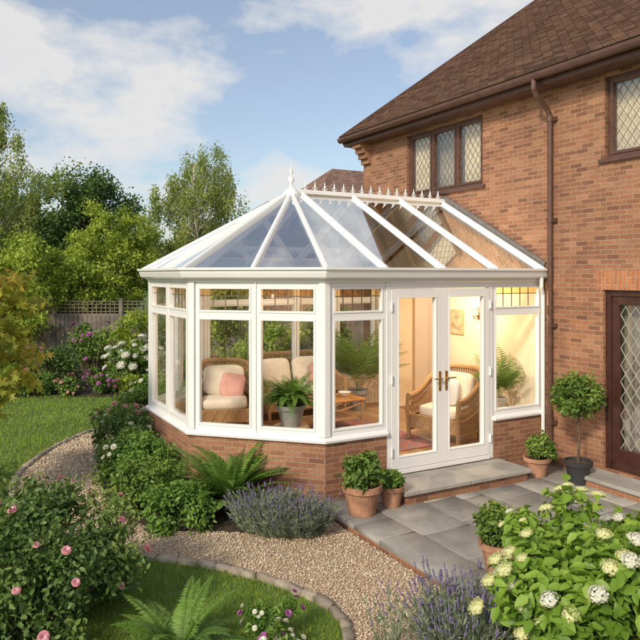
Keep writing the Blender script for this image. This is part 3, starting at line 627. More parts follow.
for k in range(4): cwindow(FR[4],.065+k*.77,.065+(k+1)*.77-.01)
for f,Lg in ((FR[1],1.5415),(FR[2],1.64),(FR[3],1.5415)):
    mb=MB(); mb.fbox(f,Lg/2-.0115,Lg/2+.0115,-.07,.012,.66,2.27); mk('mullion',mb,M_white,cons)
# french doors
mb=MB(); f=FR[0]; B=lambda *a:mb.fbox(f,*a)
B(DY0,DY0+.06,-.07,.012,.152,2.27);B(DY1-.06,DY1,-.07,.012,.152,2.27);B(DY0+.06,DY1-.06,-.07,.012,2.20,2.27);B(DY0+.06,DY1-.06,-.09,.03,.152,.20)
mk('door_frame',mb,M_white,cons,bevel=.004)
mid=(DY0+DY1)/2
for a,b,hs in ((DY0+.062,mid-.002,1),(mid+.002,DY1-.062,0)):
    mb=MB(); w=.085; B=lambda *x:mb.fbox(f,*x)
    B(a,a+w,-.055,.018,.205,2.195);B(b-w,b,-.055,.018,.205,2.195);B(a+w,b-w,-.055,.018,.205,.33);B(a+w,b-w,-.055,.018,2.11,2.195)
    e=.015; B(a+w,a+w+e,-.045,.024,.33,2.11);B(b-w-e,b-w,-.045,.024,.33,2.11);B(a+w+e,b-w-e,-.045,.024,.33,.345);B(a+w+e,b-w-e,-.045,.024,2.095,2.11)
    d_=mk('door',mb,M_white,cons,bevel=.003)
    p=MB(); p.add([(-.02,a+w,.33),(-.02,b-w,.33),(-.02,b-w,2.11),(-.02,a+w,2.11)],[(0,1,2,3)]); mk('pane',p,M_glass,d_,recalc=False)
    h=MB(); y=(b-.045) if hs else (a+.045); h.box(.019,.028,y-.014,y+.014,1.03,1.25); h.tube([(.02,y,1.17),(.065,y,1.17)],.011,8); h.tube([(.065,y,1.17),(.068,y+(-.11 if hs else .11),1.172)],[.010,.007],8); h.lathe([(.001,0),(.008,.002),(.008,.02),(.001,.022)],(.03,y,1.075),8); mk('handle',h,M_brass,d_)
    y=(a-.004) if hs else (b+.004)
    for z in (.4,1.2,2.0): hg=MB(); hg.tube([(.03,y,z-.05),(.03,y,z+.05)],.012,8); mk('hinge',hg,M_white,d_)
# eaves, gutter
mb=MB(); mb.sweep(PL,[(.022,2.272),(.026,2.34),(-.1,2.34),(-.1,2.272)]); mk('eaves_beam',mb,M_white,cons)
mb=MB(); mb.sweep(PL,[(.028,2.315),(.07,2.305),(.11,2.325),(.125,2.37),(.13,2.40),(.15,2.405),(.15,2.43),(.122,2.43),(.112,2.36),(.06,2.33),(.04,2.34),(.04,2.42),(.028,2.42)]); mk('gutter',mb,M_white,cons)
mb=MB(); mb.tube([(.09,WY-.12,2.32),(.09,WY-.12,2.2),(.06,WY-.06,2.1),(.06,WY-.06,.02)],.024,10); mk('downpipe',mb,M_white,cons)
HUB=Vector((-1.91,.57,3.43)); RE=Vector((-1.91,WY-.004,3.43)); EZ=2.42; EO=.05
EV=[Vector((*mitre(PL,i,EO),EZ)) for i in range(6)]
rf=MB(); rf.beam(HUB+Vector((0,-.03,.02)),RE+Vector((0,0,.02)),.085,.035); rf.beam(HUB+Vector((0,-.03,.045)),RE+Vector((0,0,.045)),.045,.018); rf.lathe([(.001,-.06),(.11,-.06),(.12,-.02),(.085,.04),(.05,.07),(.001,.08)],HUB,16)
roofc=mk('roof',rf,M_white,cons,bevel=.004)
gl=MB(); facets=[[EV[0],EV[1],HUB,RE],[EV[1],EV[2],HUB],[EV[2],EV[3],HUB],[EV[3],EV[4],HUB],[EV[4],EV[5],RE,HUB]]
for fc in facets: gl.add(fc,[tuple(range(len(fc)))])
mk('roof_glass',gl,M_roofglass,roofc,recalc=False)
bars=[(EV[1],HUB),(EV[2],HUB),(EV[3],HUB),(EV[4],HUB),((EV[1]+EV[2])/2,HUB),((EV[2]+EV[3])/2,HUB),((EV[3]+EV[4])/2,HUB)]
for sx,x in ((0,EO),(1,-3.82-EO)):
    for j,y in enumerate((.72,1.52,2.32,3.10)):
        bars.append((Vector((x,y,EZ)),Vector((-1.91,max(y,.6),3.43))))
for a,b in bars:
    m=MB(); d=(b-a).normalized(); u=Vector((0,0,1)); m.beam(a-d*.05+Vector((0,0,.015)),b-d*.04+Vector((0,0,.015)),.05,.033); m.beam(a+Vector((0,0,-.035)),b-d*.04+Vector((0,0,-.035)),.04,.05)
    m.beam(a-d*.05+Vector((0,0,.036)),b-d*.04+Vector((0,0,.036)),.028,.014)
    mk('glazing_bar',m,M_white,roofc)
m=MB(); z0=3.43+.055
for y in np.arange(.78,3.08,.15):
    m.tube([(-1.91,y,z0),(-1.91,y,z0+.035),(-1.91,y,z0+.05),(-1.91,y,z0+.065),(-1.91,y,z0+.13)],[.009,.007,.020,.012,.001],8); m.tube([(-1.91,y-.04,z0+.045),(-1.91,y-.028,z0+.025),(-1.91,y,z0+.016),(-1.91,y+.028,z0+.025),(-1.91,y+.04,z0+.045)],[.003,.006,.007,.006,.003],6)
m.box(-1.918,-1.902,.65,WY-.01,z0-.004,z0+.008); mk('ridge_cresting',m,M_white,roofc)
m=MB(); m.lathe([(.001,0),(.042,0),(.046,.03),(.022,.05),(.018,.09),(.040,.12),(.045,.145),(.036,.17),(.015,.19),(.012,.22),(.024,.24),(.022,.26),(.009,.29),(.001,.38)],(HUB.x,HUB.y,3.43+.04),14); mk('finial',m,M_white,roofc,smooth=True)
m=MB()
m.beam((EO,WY-.02,EZ+.05),(-1.91,WY-.02,3.50),.03,.09); m.beam((-3.82-EO,WY-.02,EZ+.05),(-1.91,WY-.02,3.50),.03,.09); mk('flashing',m,M_lead,roofc)
st=emp('doorstep',(.3,1.55,0),'grey stone slab step with brick riser before white doors','step')
mb=MB(); mb.box(.02,.52,.66,2.36,-.01,.095); mk('riser',mb,M_brick,st); mb=MB(); mb.box(.018,.56,.62,1.495,.097,.142); mb.box(.018,.56,1.503,2.40,.097,.141); mk('tread',mb,M_step,st,bevel=.008)
# ------------------------------------------------------------ furniture
FZ=.162
def seat(name,loc,yaw,Wd,D,label,cat,pink=0,ncush=1,r=.22,px=.12):
    root=emp(name,(0,0,0),label,cat); fr=MB(); path=[(-Wd/2,-D/2)]
    for k in range(9): a=math.pi-k*math.pi/2/8; path.append((-Wd/2+r+r*math.cos(a),D/2-r+r*math.sin(a)))
    for k in range(9): a=math.pi/2-k*math.pi/2/8; path.append((Wd/2-r+r*math.cos(a),D/2-r+r*math.sin(a)))
    path.append((Wd/2,-D/2)); path=[Vector(p) for p in path]
    cum=[0]
    for i in range(1,len(path)): cum.append(cum[-1]+(path[i]-path[i-1]).length)
    full=[]; nn=56
    for k in range(nn+1):
        s=cum[-1]*k/nn; i=max(j for j in range(len(cum)-1) if cum[j]<=s+1e-9); t_=(s-cum[i])/max(1e-6,cum[i+1]-cum[i]); p=path[i].lerp(path[i+1],min(1,t_)); full.append((p.x,p.y))
    top_=[];bot=[];midr=[]
    for x,y in full:
        f=min(1,max(0,(y+D/2)/D)); f=f*f*(3-2*f); h=.58+.34*f**1.5; fl=1+.14*(h-.35); tp_=Vector((x*fl,y*fl+(.10*f),h)); bt=Vector((x,y,.14)); top_.append(tp_); bot.append(bt); midr.append(bt.lerp(tp_,.42))
    fr.tube(top_,.034,8); fr.tube(bot,.022,6); fr.tube(midr,.014,6); fr.tube([b.lerp(t_,.88) for b,t_ in zip(bot,top_)],.012,6)
    st=3
    for i in range(0,nn-st+1):
        fr.tube([bot[i],(bot[i]+top_[i+st])/2,top_[i+st]],.0065,5,cap=False); fr.tube([bot[i+st],(bot[i+st]+top_[i])/2,top_[i]],.0065,5,cap=False)
    vs=[]
    for b,m_ in zip(bot,midr): vs+= [b,m_]
    fr.add(vs,[(2*i,2*i+2,2*i+3,2*i+1) for i in range(nn)])
    fr.tube([top_[0],(top_[0].x,-D/2-.03,.40),(full[0][0],-D/2,.02)],.028,8); fr.tube([top_[-1],(top_[-1].x,-D/2-.03,.40),(full[-1][0],-D/2,.02)],.028,8)
    for sx in (-1,1): fr.tube([(sx*(Wd/2-.10),D/2-.08,.3),(sx*(Wd/2-.08),D/2-.05,0)],.024,8)
    fr.box(-Wd/2+.02,Wd/2-.02,-D/2-.01,-D/2+.02,.16,.34); fr.box(-Wd/2+.03,Wd/2-.03,-D/2+.02,D/2-.14,.28,.31)
    for sx in np.linspace(-Wd/2+.1,Wd/2-.1,int(Wd*7)): fr.tube([(sx-.05,-D/2-.012,.17),(sx+.05,-D/2-.014,.33)],.008,5); fr.tube([(sx+.05,-D/2-.012,.17),(sx-.05,-D/2-.018,.33)],.008,5)
    o=mk('frame',fr,M_wicker,recalc=False); o.parent=root
    cw=(Wd-.14)/ncush
    for i in range(ncush):
        c=MB(); x=-Wd/2+.07+cw*(i+.5); c.pillow((x,-.05,.39),cw*.98,D-.18,.16,.35,e2=.45); o=mk('seat_cushion',c,M_cushion,smooth=True); o.parent=root
        c=MB(); rx=Matrix.Rotation(math.radians(76),3,'X'); c.pillow((x,D/2-.15,.66),cw*.92,.44,.16,.45,rot=rx,e2=.6); o=mk('back_cushion',c,M_cushion,smooth=True); o.parent=root
    if pink:
        c=MB(); c.pillow((px,D/2-.32,.60),.36,.36,.13,.45,rot=Matrix.Rotation(.2,3,'Y')@Matrix.Rotation(math.radians(70),3,'X'),e2=.7); o=mk('scatter_cushion',c,M_pink,smooth=True); o.parent=root
    root.location=loc; root.rotation_euler=(0,0,yaw); return root
seat('wicker_armchair',(-3.0,.05,FZ),math.radians(70),.80,.72,'wicker armchair with cream and pink cushions','armchair',pink=1,r=.34)
seat('wicker_sofa',(-3.36,1.40,FZ),math.radians(90),1.28,.72,'wicker sofa with cream cushions and pink cushion','sofa',ncush=2,pink=1,px=.42)
seat('wicker_armchair',(-.95,2.42,FZ),math.radians(17),.76,.68,'wicker armchair with cream cushions on wood floor','armchair',pink=0,r=.33)
c=MB(); c.pillow((0,0,.18),.36,.36,.12,.45,rot=Matrix.Rotation(math.radians(70),3,'X'),e2=.7); cu=mk('cushion',c,simple('white_fabric',(.82,.80,.76),.9,.05,9),smooth=True); cu.location=(-.93,2.38,.62); cu.rotation_euler=(0,0,.5); top(cu,'off white scatter cushion on wicker armchair','cushion')
ct=emp('coffee_table',(-2.3,1.4,FZ),'low rattan coffee table with wooden top','table'); m=MB(); ox,oy=-2.3,1.4
m.box(ox-.28,ox+.28,oy-.42,oy+.42,FZ+.40,FZ+.435); mk('table_top',m,simple('table_wood',(.55,.27,.09),.3,.2,6),ct,bevel=.012,bseg=3)
m=MB()
for sx in (-1,1):
    for sy in (-1,1): m.tube([(ox+sx*.24,oy+sy*.37,FZ+.40),(ox+sx*.25,oy+sy*.38,FZ)],.022,8)
m.box(ox-.23,ox+.23,oy-.36,oy+.36,FZ+.14,FZ+.16); 
for sx in (-1,1): m.tube([(ox+sx*.25,oy-.37,FZ+.36),(ox+sx*.25,oy,FZ+.28),(ox+sx*.25,oy+.37,FZ+.36)],.014,6)
mk('leg_frame',m,M_wicker,ct)
bk=emp('book',(-2.28,1.3,FZ+.436),'thick book lying on coffee table','book'); m=MB(); m.box(-2.38,-2.2,1.2,1.42,FZ+.437,FZ+.443,0); m.box(-2.375,-2.205,1.205,1.415,FZ+.4435,FZ+.465,1); m.box(-2.38,-2.2,1.2,1.42,FZ+.4655,FZ+.471,0); mk('cover',m,[M_pink,M_white],bk)
m=MB(); m.lathe([(.001,.436),(.04,.437),(.05,.445),(.095,.495),(.10,.50),(.092,.50),(.045,.452),(.001,.448)],(-2.28,1.62,FZ),20); bw_=mk('bowl',m,M_white,org=(-2.28,1.62,FZ+.436),smooth=True); top(bw_,'small white bowl standing on coffee table','bowl')
m=MB(); m.box(-2.6,-.75,.95,2.15,FZ+.001,FZ+.011)
def rugm():
    m,t,o=nt('rug'); p=t.nodes.new('ShaderNodeBsdfPrincipled'); p.inputs['Roughness'].default_value=.95; tc=t.nodes.new('ShaderNodeTexCoord')
    v=inp(t.nodes.new('ShaderNodeTexVoronoi'),Scale=11.0); v.distance='MANHATTAN'; t.links.new(tc.outputs['Object'],v.inputs['Vector'])
    r=ramp(t,[(0,(.55,.38,.27)),(.3,(.42,.12,.09)),(.6,(.48,.17,.13)),(.8,(.25,.17,.18))],'CONSTANT'); t.links.new(v.outputs[0],r.inputs[0]); t.links.new(r.outputs[0],p.inputs[0]); t.links.new(p.outputs[0],o.inputs[0]); return m
o=mk('rug',m,rugm()); top(o,'patterned red woven rug on wooden floor','rug')
def pot(mb,c,r,h,mi=0):
    mb.lathe([(.01,0),(r*.68,0),(r*.92,h*.78),(r*.94,h*.80),(r*1.05,h*.80),(r*1.06,h),(r*.93,h),(r*.90,h*.88),(r*.01,h*.86)],c,28)
def potted(loc,r,h,label,pm,kind='bush',ph=.35,pr=.25,mat=L_mid,name='potted_plant',**k):
    root=emp(name,loc,label,'potted plant'); m=MB(); pot(m,(0,0,0),r,h); o=mk('pot',m,pm,smooth=False); o.parent=root
    m=MB(); m.lathe([(.001,h*.87),(r*.9,h*.87),(r*.88,h*.89),(.001,h*.9)],(0,0,0),16); o=mk('soil',m,M_soil); o.parent=root
    if kind=='bush':
        C=[];Rd=[]
        for i in range(16): a=R.uniform(0,6.28); u=R.random()**.5*.75; z=R.uniform(.15,.85); C.append((math.cos(a)*u*pr*math.sqrt(1-z*z*.7),math.sin(a)*u*pr*math.sqrt(1-z*z*.7),h*.9+z*ph)); Rd.append(pr*.36)
        P,D,v=cloud(C,Rd,k.get('per',60),.3); leafs('foliage',P,D*.5+np.array([0,0,.7]),k.get('L',.055),k.get('L',.055)*.6,mat,root,tm=KF,droop=.15,v=v)
    elif kind=='frond':
        fronds('foliage',k.get('n',18),ph,mat,root,loc=(0,0,h*.88),pairs=k.get('pairs',20),pl=k.get('pl',.16),pw=k.get('pw',.02),el0=k.get('el0',(55,85)),bend=k.get('bend',80),taper=k.get('taper','palm'),pd=k.get('pd',.35))
    return root
potted((-3.28,2.48,FZ),.17,.32,'tall upright leafy palm in grey pot on floor',M_greypot,'frond',ph=1.40,n=24,pl=.30,pw=.040,bend=60,mat=L_palm,name='potted_palm',el0=(58,90),pairs=22)
ta=emp('side_table',(-.74,-.02,FZ),'small round wooden side table','table'); m=MB(); m.lathe([(.001,.45),(.2,.45),(.21,.465),(.2,.48),(.001,.481)],(-.74,-.02,FZ),24); m.tube([(-.74,-.02,FZ+.02),(-.74,-.02,FZ+.45)],.022,10); m.lathe([(.001,0),(.15,0),(.14,.02),(.03,.04),(.001,.041)],(-.74,-.02,FZ),20); mk('pedestal',m,M_wicker,ta)
potted((-.74,-.02,FZ+.482),.16,.24,'large arching green fern in grey pot on side table',M_greypot,'frond',ph=.60,n=90,pl=.12,pw=.030,taper='fern',bend=110,mat=L_fern,name='potted_fern',pairs=22,pd=.1,el0=(40,89))
ta=emp('plant_stand',(-.42,2.9,FZ),'slim white plant stand','plant stand'); m=MB(); m.lathe([(.001,.42),(.13,.42),(.13,.44),(.001,.441)],(-.42,2.9,FZ),20)
for k in range(3): a=k*2.09; m.tube([(-.42+.1*math.cos(a),2.9+.1*math.sin(a),FZ+.42),(-.42+.12*math.cos(a),2.9+.12*math.sin(a),FZ)],.01,6)
mk('stand_frame',m,M_white,ta)
potted((-.42,2.84,FZ+.442),.095,.17,'small slim palm in cream pot on plant stand',M_cushion,'frond',ph=.70,n=16,pl=.18,pw=.028,bend=50,mat=L_palm,name='potted_palm',el0=(62,90))
M_gilt=simple('pale_gilt',(.50,.38,.20),.5,.15,10)
pf=emp('picture_frame',(-1.62,WY-.03,1.55),'small gilt framed landscape painting on cream wall','picture'); m=MB(); x0,x1,z0_,z1_=-1.76,-1.48,1.48,1.84
m.box(x0,x1,WY-.03,WY-.008,z0_,z0_+.03);m.box(x0,x1,WY-.03,WY-.008,z1_-.03,z1_);m.box(x0,x0+.03,WY-.03,WY-.008,z0_+.03,z1_-.03);m.box(x1-.03,x1,WY-.03,WY-.008,z0_+.03,z1_-.03); mk('frame',m,M_gilt,pf)
m=MB(); m.box(x0+.03,x1-.03,WY-.02,WY-.009,z0_+.03,z1_-.03); mk('canvas',m,simple('painting',(.48,.40,.27),.7,.5,8),pf)
def plight(loc,e,col=(1,.68,.41),r=.012):
    l=bpy.data.lights.new('lamp_light','POINT'); l.energy=e; l.color=col; l.shadow_soft_size=r; o=bpy.data.objects.new('lamp_light',l); COL.objects.link(o); o.location=loc; return o
def wlamp(x,e):
    wl=emp('wall_lamp',(x,WY-.01,1.8),'small brass wall lamp with glowing cream shade','lamp'); m=MB(); m.box(x-.03,x+.03,WY-.02,WY-.006,1.72,1.82); m.tube([(x,WY-.02,1.76),(x,WY-.11,1.74),(x,WY-.12,1.79)],.008,8); mk('bracket',m,M_brass,wl)
    m=MB(); m.lathe([(.07,1.79),(.045,1.90),(.043,1.90),(.068,1.79)],(x,WY-.12,0),16); mk('lamp_shade',m,emis('lamp_glow',(1,.70,.40),2.2),wl); plight((x,WY-.75,1.92),e)
wlamp(-1.15,78)
cl=emp('ceiling_lamp',(-2.2,5.2,2.3),'glowing cream ceiling lamp in the lounge','lamp'); m=MB(); m.lathe([(.02,.28),(.10,.26),(.2,.05),(.19,.05),(.09,.25),(.02,.27)],(-2.2,5.2,2.05),20); mk('lamp_shade',m,emis('ceiling_glow',(1,.75,.45),3),cl)
plight((-2.2,5.0,1.95),85,(1,.72,.47))
# ------------------------------------------------------------ patio pots
potted((.50,.14,0),.19,.29,'terracotta pot of bushy green plant on patio',M_terra,ph=.30,pr=.25,per=75,L=.06,mat=L_mid)
potted((.46,.52,0),.125,.21,'small terracotta pot of trailing green plant',M_terra,ph=.16,pr=.15,per=60,L=.05,mat=L_fern)
potted((.42,2.62,0),.15,.22,'terracotta pot with small leafy bush by wall',M_terra,ph=.30,pr=.22,per=80,L=.05,mat=L_mid)
potted((2.14,.40,0),.17,.24,'weathered terracotta pot of low green shrub',M_terra,ph=.27,pr=.24,per=110,L=.05,mat=L_mid)
tp=emp('topiary_tree',(.86,2.80,0),'clipped ball topiary tree in dark pot','potted tree'); m=MB(); pot(m,(0,0,0),.15,.26); o=mk('pot',m,M_darkpot); o.parent=tp
m=MB(); m.tube([(0,0,.2),(.01,.005,.5),(-.005,0,.95)],[.014,.012,.01],8); 
for i in range(14): a=R.uniform(0,6.28); m.tube([(0,0,.74),(.16*math.cos(a),.16*math.sin(a),R.uniform(.82,1.15))],[.006,.003],5)
o=mk('trunk',m,M_bark); o.parent=tp
m=MB(); m.lathe([(.001,.23),(.135,.23),(.001,.24)],(0,0,0),16); o=mk('soil',m,M_soil); o.parent=tp
P,D,v=cloud([(0,0,.99)]+[tuple(np.array([0,0,.99])+norm(R.normal(size=3))*np.array([.2,.2,.16])) for i in range(24)],[.2]+[.12]*24,120,.4); leafs('crown',P,D+np.array([0,0,.3]),.055,.03,L_mid,tp,tm=K6,v=v)
# ------------------------------------------------------------ bed by the conservatory
fern((-.46,-.88,-.08),70,.92,'large upright arching green fern beside dwarf brick wall',pairs=38,pl=.16,pw=.034,el0=(55,89),bend=75)
fern((-.85,-1.30,-.08),44,.66,'arching green fern in flower bed',pairs=30,pl=.13,pw=.026,el0=(40,86))
lavender((.34,-.66,-.08),.40,.40,'long loose clump of muted purple lavender beside gravel',n=860,ang=math.radians(52),sx=1.8)
shrub((-.36,-1.44,-.08),.44,.38,L_fern,'low bright green shrub spilling over gravel path',n=4600,L=.05,tm=K6)
shrub((-.88,-1.64,-.08),.46,.50,L_mid,'low green leafy shrub in flower bed',n=4600,L=.05,tm=K6)
shrub((-1.38,-1.46,-.08),.44,.68,L_fern,'rounded leafy green shrub beside brick wall',n=4600,L=.05,tm=K6)
shrub((-1.95,-1.58,-.08),.42,.62,L_mid,'leafy shrub with white flowers beside gravel',n=3800,L=.05,flower=F_white,nf=20,fsize=.055)
shrub((-2.5,-1.45,-.08),.42,.74,L_rose,'rose shrub with white flowers',n=3400,L=.05,flower=F_white,nf=20,fsize=.06)
shrub((-3.1,-1.38,-.08),.42,.74,L_mid,'rose shrub with pink flowers',n=3200,L=.05,flower=F_pink,nf=18,fsize=.06)
shrub((-3.75,-1.0,-.08),.46,.85,L_mid,'green leafy shrub with white flowers',n=3200,L=.06,flower=F_white,nf=16,fsize=.07)
shrub((-4.25,-.2,-.08),.40,.90,L_fern,'green shrub beside conservatory',n=2800,L=.06)
# ------------------------------------------------------------ foreground plants
shrub((1.06,-2.86,-.1),.70,.96,L_rose,'large rose bush with pink blooms',name='rose_bush',n=13000,L=.046,W=.6,tm=KF,nc=60,crad=.24,flower=F_pink,nf=30,fsize=.056,bottom=.05)
shrub((.2,-3.38,-.1),.6,.98,L_rose,'rose bush with a few pink blooms',name='rose_bush',n=7000,L=.046,W=.6,tm=KF,nc=40,flower=F_pink,nf=14,fsize=.055)
fern((1.92,-2.16,-.1),40,.60,'bright green fern at lawn edge',pairs=36,pl=.12,pw=.023,el0=(40,85))
fern((2.4,-2.5,-.1),20,.45,'small bright green fern at lawn edge',pairs=30,pl=.1,pw=.02)
shrub((2.02,-1.55,-.1),.22,.36,L_fern,'flowering perennial with magenta blooms beside gravel',name='perennial_plant',n=1200,L=.045,W=.3,nc=14,flower=F_mag,nf=20,fsize=.035,cat='plant',flowers=[F_mag,F_white])
shrub((2.38,-1.72,-.1),.20,.28,L_mid,'small flowering perennial with white blooms',name='perennial_plant',n=1100,L=.04,W=.4,nc=12,flower=F_white,nf=18,fsize=.035,cat='plant')
shrub((3.40,.0,-.09),.74,.98,L_hyd,'large bright green hydrangea with lime and cream flower heads',name='hydrangea',n=9500,L=.085,W=.66,tm=KF,nc=56,crad=.24,flower=F_hl,nf=80,fsize=.085,spread=.5,flowers=[F_hl]*5+[F_hw])
shrub((3.14,.84,-.0),.40,.74,L_hyd,'hydrangea with creamy white flower heads',name='hydrangea',n=3800,L=.08,W=.66,tm=KF,nc=30,crad=.28,flower=F_hw,nf=16,fsize=.11,spread=.5)
lavender((2.90,-.66,-.09),.31,.54,'muted purple flowering lavender on gravel beside patio',n=700,frac=.55)
lavender((2.66,-1.05,-.09),.12,.5,'slender wispy purple flower stems in gravel',n=24,name='verbena',group=None,spike=.03)
tree((-1.84,-3.36,-.1),3.12,.90,.80,L_maple,M_bark,'layered yellow green Japanese maple tree beside lawn',nc=80,per=85,L=.095,tall=.45,crad=.25,droop=.35,name='maple_tree',W=1.0,trunkr=.05,tm=ML,style='layered')
shrub((-2.6,-3.7,-.1),.5,.8,L_bright,'bright yellow green shrub below maple tree',n=3000,L=.06)
# ------------------------------------------------------------ far garden
shrub((-9.3,-1.2,-.1),.62,1.0,L_dark,'clipped round box shrub at lawn border',n=4500,L=.06,nc=40,crad=.35)
shrub((-8.9,.30,-.1),.70,1.0,L_mid,'cream flowering hydrangea bush by fence',name='hydrangea',n=3500,L=.09,flower=F_hw,nf=34,fsize=.18)
shrub((-8.3,-.55,-.1),.4,.6,L_mid,'purple flowering border plant',name='perennial_plant',n=1800,L=.06,flower=F_mag,nf=26,fsize=.07,cat='plant')
shrub((-8.75,-1.75,-.1),.42,.55,L_fern,'low bright green border plant',name='perennial_plant',n=1800,L=.07,cat='plant')
shrub((-9.0,-2.6,-.1),.6,.75,L_bright,'bright green leafy border shrub',n=2600,L=.08)
shrub((-9.7,-3.5,-.1),.7,.95,L_mid,'leafy green border shrub with white flowers',n=2600,L=.08,flower=F_white,nf=20,fsize=.11)
shrub((-7.8,.35,-.1),.42,.45,L_fern,'low leafy border plant with white flowers',name='perennial_plant',n=1800,L=.06,flower=F_white,nf=10,fsize=.08,cat='plant')
shrub((-8.1,-.1,-.1),.35,.4,L_bright,'low bright leafy border plant',name='perennial_plant',n=1600,L=.06,cat='plant')
shrub((-8.5,-1.2,-.1),.32,.35,L_mid,'low leafy border plant with pink flowers',name='perennial_plant',n=1500,L=.06,cat='plant',flower=F_pink,nf=10,fsize=.07)
shrub((-7.6,1.2,-.1),.5,.7,L_mid,'leafy border shrub with pink flowers',n=2200,L=.07,flower=F_pink,nf=12,fsize=.09)
shrub((-7.6,2.1,-.1),.7,1.1,L_bright,'leafy green border shrub',n=2600,L=.08)
shrub((-7.9,3.3,-.1),.9,1.5,L_bright,'tall bright green border shrub',n=3200,L=.1)
shrub((-8.3,4.8,-.1),.9,1.8,L_mid,'tall leafy border shrub',n=3200,L=.1)
shrub((-10.4,.75,-.1),.85,1.75,L_bright,'tall bright green shrub against fence',n=3600,L=.09)
shrub((-11.3,-.2,-.1),.8,1.35,L_mid,'leafy green shrub against fence',n=3200,L=.09,flower=F_mag,nf=12,fsize=.1)
shrub((-10.2,-1.9,-.1),.6,.95,L_mid,'leafy green shrub in layered border',n=2600,L=.08,flower=F_pink,nf=10,fsize=.09)
shrub((-11.5,-2.4,-.1),.8,1.1,L_mid,'green shrub against fence',n=3000,L=.09)
shrub((-12.4,-4.2,-.1),.9,1.4,L_dark,'dark green shrub against fence',n=3000,L=.1)
shrub((-5.3,2.9,-.1),.5,1.1,L_bright,'leafy shrub behind conservatory',n=2600,L=.08)
fn=emp('garden_fence',(-13,1,-.1),'weathered timber panel fence with trellis top','fence'); a=Vector((-16.9,-5.6)); b=Vector((-9.6,7.5)); dv=(b-a).normalized(); nrm=(dv.y,-dv.x); Lf=(b-a).length; npn=8; w=Lf/npn
f=(tuple(a),tuple(dv),nrm)
for i in range(npn+1):
    m=MB(); m.fbox(f,i*w-.05,i*w+.05,-.05,.05,-.1,1.66); m.fbox(f,i*w-.065,i*w+.065,-.065,.065,1.66,1.69); mk('post',m,M_fence,fn)
for i in range(npn):
    m=MB(); s0=i*w+.05; s1=(i+1)*w-.05; nb=14; bw=(s1-s0)/nb
    for k in range(nb): m.fbox(f,s0+k*bw,s0+(k+1)*bw-.012,.0,.018+.006*(k%2),-.05,1.22)
    for z in (.2,1.0,1.22): m.fbox(f,s0,s1,-.03,-.001,z,z+.05)
    for z in (1.32,1.42,1.52,1.61): m.fbox(f,s0,s1,.0,.015,z,z+.02)
    for k in range(nb+1): u=s0+(s1-s0-.02)*k/nb; m.fbox(f,u,u+.02,-.016,-.001,1.27,1.63)
    mk('panel',m,M_fence,fn)
# trees
tree((-20.3,-1.7,-.1),8.3,1.8,1.4,L_birch,M_birchbark,'slender feathery light green tree behind fence',nc=105,per=190,L=.13,tall=1.9,crad=.34,droop=.9,style='birch',W=.42)
tree((-22.5,-4.2,-.1),7.5,2.0,1.2,L_birch,M_birchbark,'feathery light green tree behind fence',nc=90,per=190,L=.14,tall=1.7,crad=.42,droop=.8,style='birch',W=.45)
tree((-27.5,2.6,-.1),7.5,3.0,1.2,L_dark,M_bark,'broad rounded dark green oak tree behind fence',nc=120,per=240,L=.17,crad=.66)
tree((-30.5,-1.5,-.1),6.6,3.0,1.,L_mid,M_bark,'broad green tree behind fence',nc=100,per=220,L=.18,crad=.7)
tree((-16.2,1.4,-.1),4.8,1.5,.6,L_bright,M_bark,'small bright yellow green tree behind fence',nc=95,per=240,L=.10,crad=.34)
tree((-16.9,4.35,-.1),7.2,1.85,.8,L_birch,M_birchbark,'feathery silver birch tree with drooping foliage',nc=150,per=190,L=.11,tall=2.4,crad=.27,droop=1.1,style='birch',W=.38,name='birch_tree',lean=.2,trunkr=.10)
tree((-19.5,5.6,-.1),4.2,1.8,.6,L_mid,M_bark,'leafy green tree beside birch',nc=80,per=220,L=.13,crad=.45)
tree((-9.6,2.5,-.1),2.7,1.0,.5,L_bright,M_bark,'small leafy green tree behind conservatory',nc=50,per=200,L=.10,crad=.34)
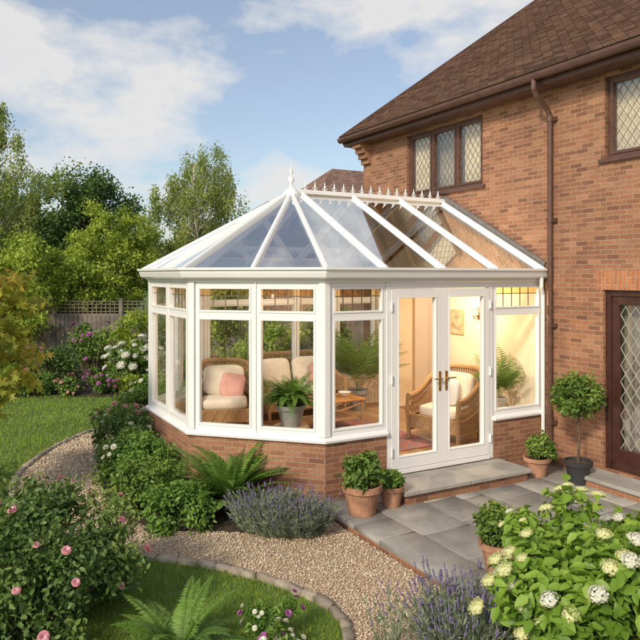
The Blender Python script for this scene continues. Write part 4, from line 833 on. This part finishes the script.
tree((-14.6,-1.2,-.1),3.6,1.3,.6,L_bright,M_bark,'small leafy green tree near fence',nc=75,per=220,L=.10,crad=.34)
tree((-14.9,.2,-.1),3.1,1.0,.6,L_bright,M_bark,'small bright green tree behind fence',nc=60,per=200,L=.10,crad=.32)
tree((-17.5,-3.2,-.1),4.6,1.6,.8,L_mid,M_bark,'green tree behind fence',nc=75,per=220,L=.13,crad=.46)
tree((-24,8.5,-.1),5.0,2.2,.8,L_mid,M_bark,'green tree in neighbouring garden',nc=70,per=220,L=.16,crad=.65)
C=[];Rd=[]
for i in range(150):
    u=R.uniform(-26,22); p=np.array([6.194,-3.504])+34*np.array([-.8738,.4863])+u*np.array([.4863,.8738])+R.normal(size=2)*1.2; C.append((p[0],p[1],R.uniform(.2,3.4))); Rd.append(1.2)
P,D,v=cloud(C,Rd,170,.4); o=leafs('distant_woodland',P,D*.5+np.array([0,0,.4]),.24,.15,L_mid,v=v); o['kind']='stuff'; o['label']='distant green wooded hedge beyond garden'; o['category']='hedge'
def neighbour(x0,x1,y0,y1,ze,zr,label):
    n_=emp('neighbour_house',((x0+x1)/2,(y0+y1)/2,-.1),label,'house'); m=MB(); m.box(x0+.3,x1-.3,y0+.3,y1-.3,-.1,ze); mk('wall',m,M_brick,n_)
    xm=(x0+x1)/2; i=(x1-x0)/2; m=MB(); m.add([(x0,y0,ze),(x1,y0,ze),(x1,y1,ze),(x0,y1,ze),(xm,y0+i,zr),(xm,y1-i,zr)],[(0,1,4),(1,2,5,4),(2,3,5),(3,0,4,5),(3,2,1,0)]); mk('roof',m,M_tile,n_)
    for yy in (y0+1.2,y1-2.2):
        m=MB(); m.box(x1-.30,x1-.24,yy,yy+1.1,ze-1.6,ze-.5); w_=mk('window',m,M_white,n_); m=MB(); m.box(x1-.239,x1-.23,yy+.08,yy+1.02,ze-1.52,ze-.58); mk('pane',m,M_darkglass,w_)
neighbour(-15.4,-11.2,5.7,14,4.1,5.85,'neighbouring brick house with brown hipped tile roof')
neighbour(-33,-26,9.5,18,4.2,6.6,'distant brick house with brown tile roof')
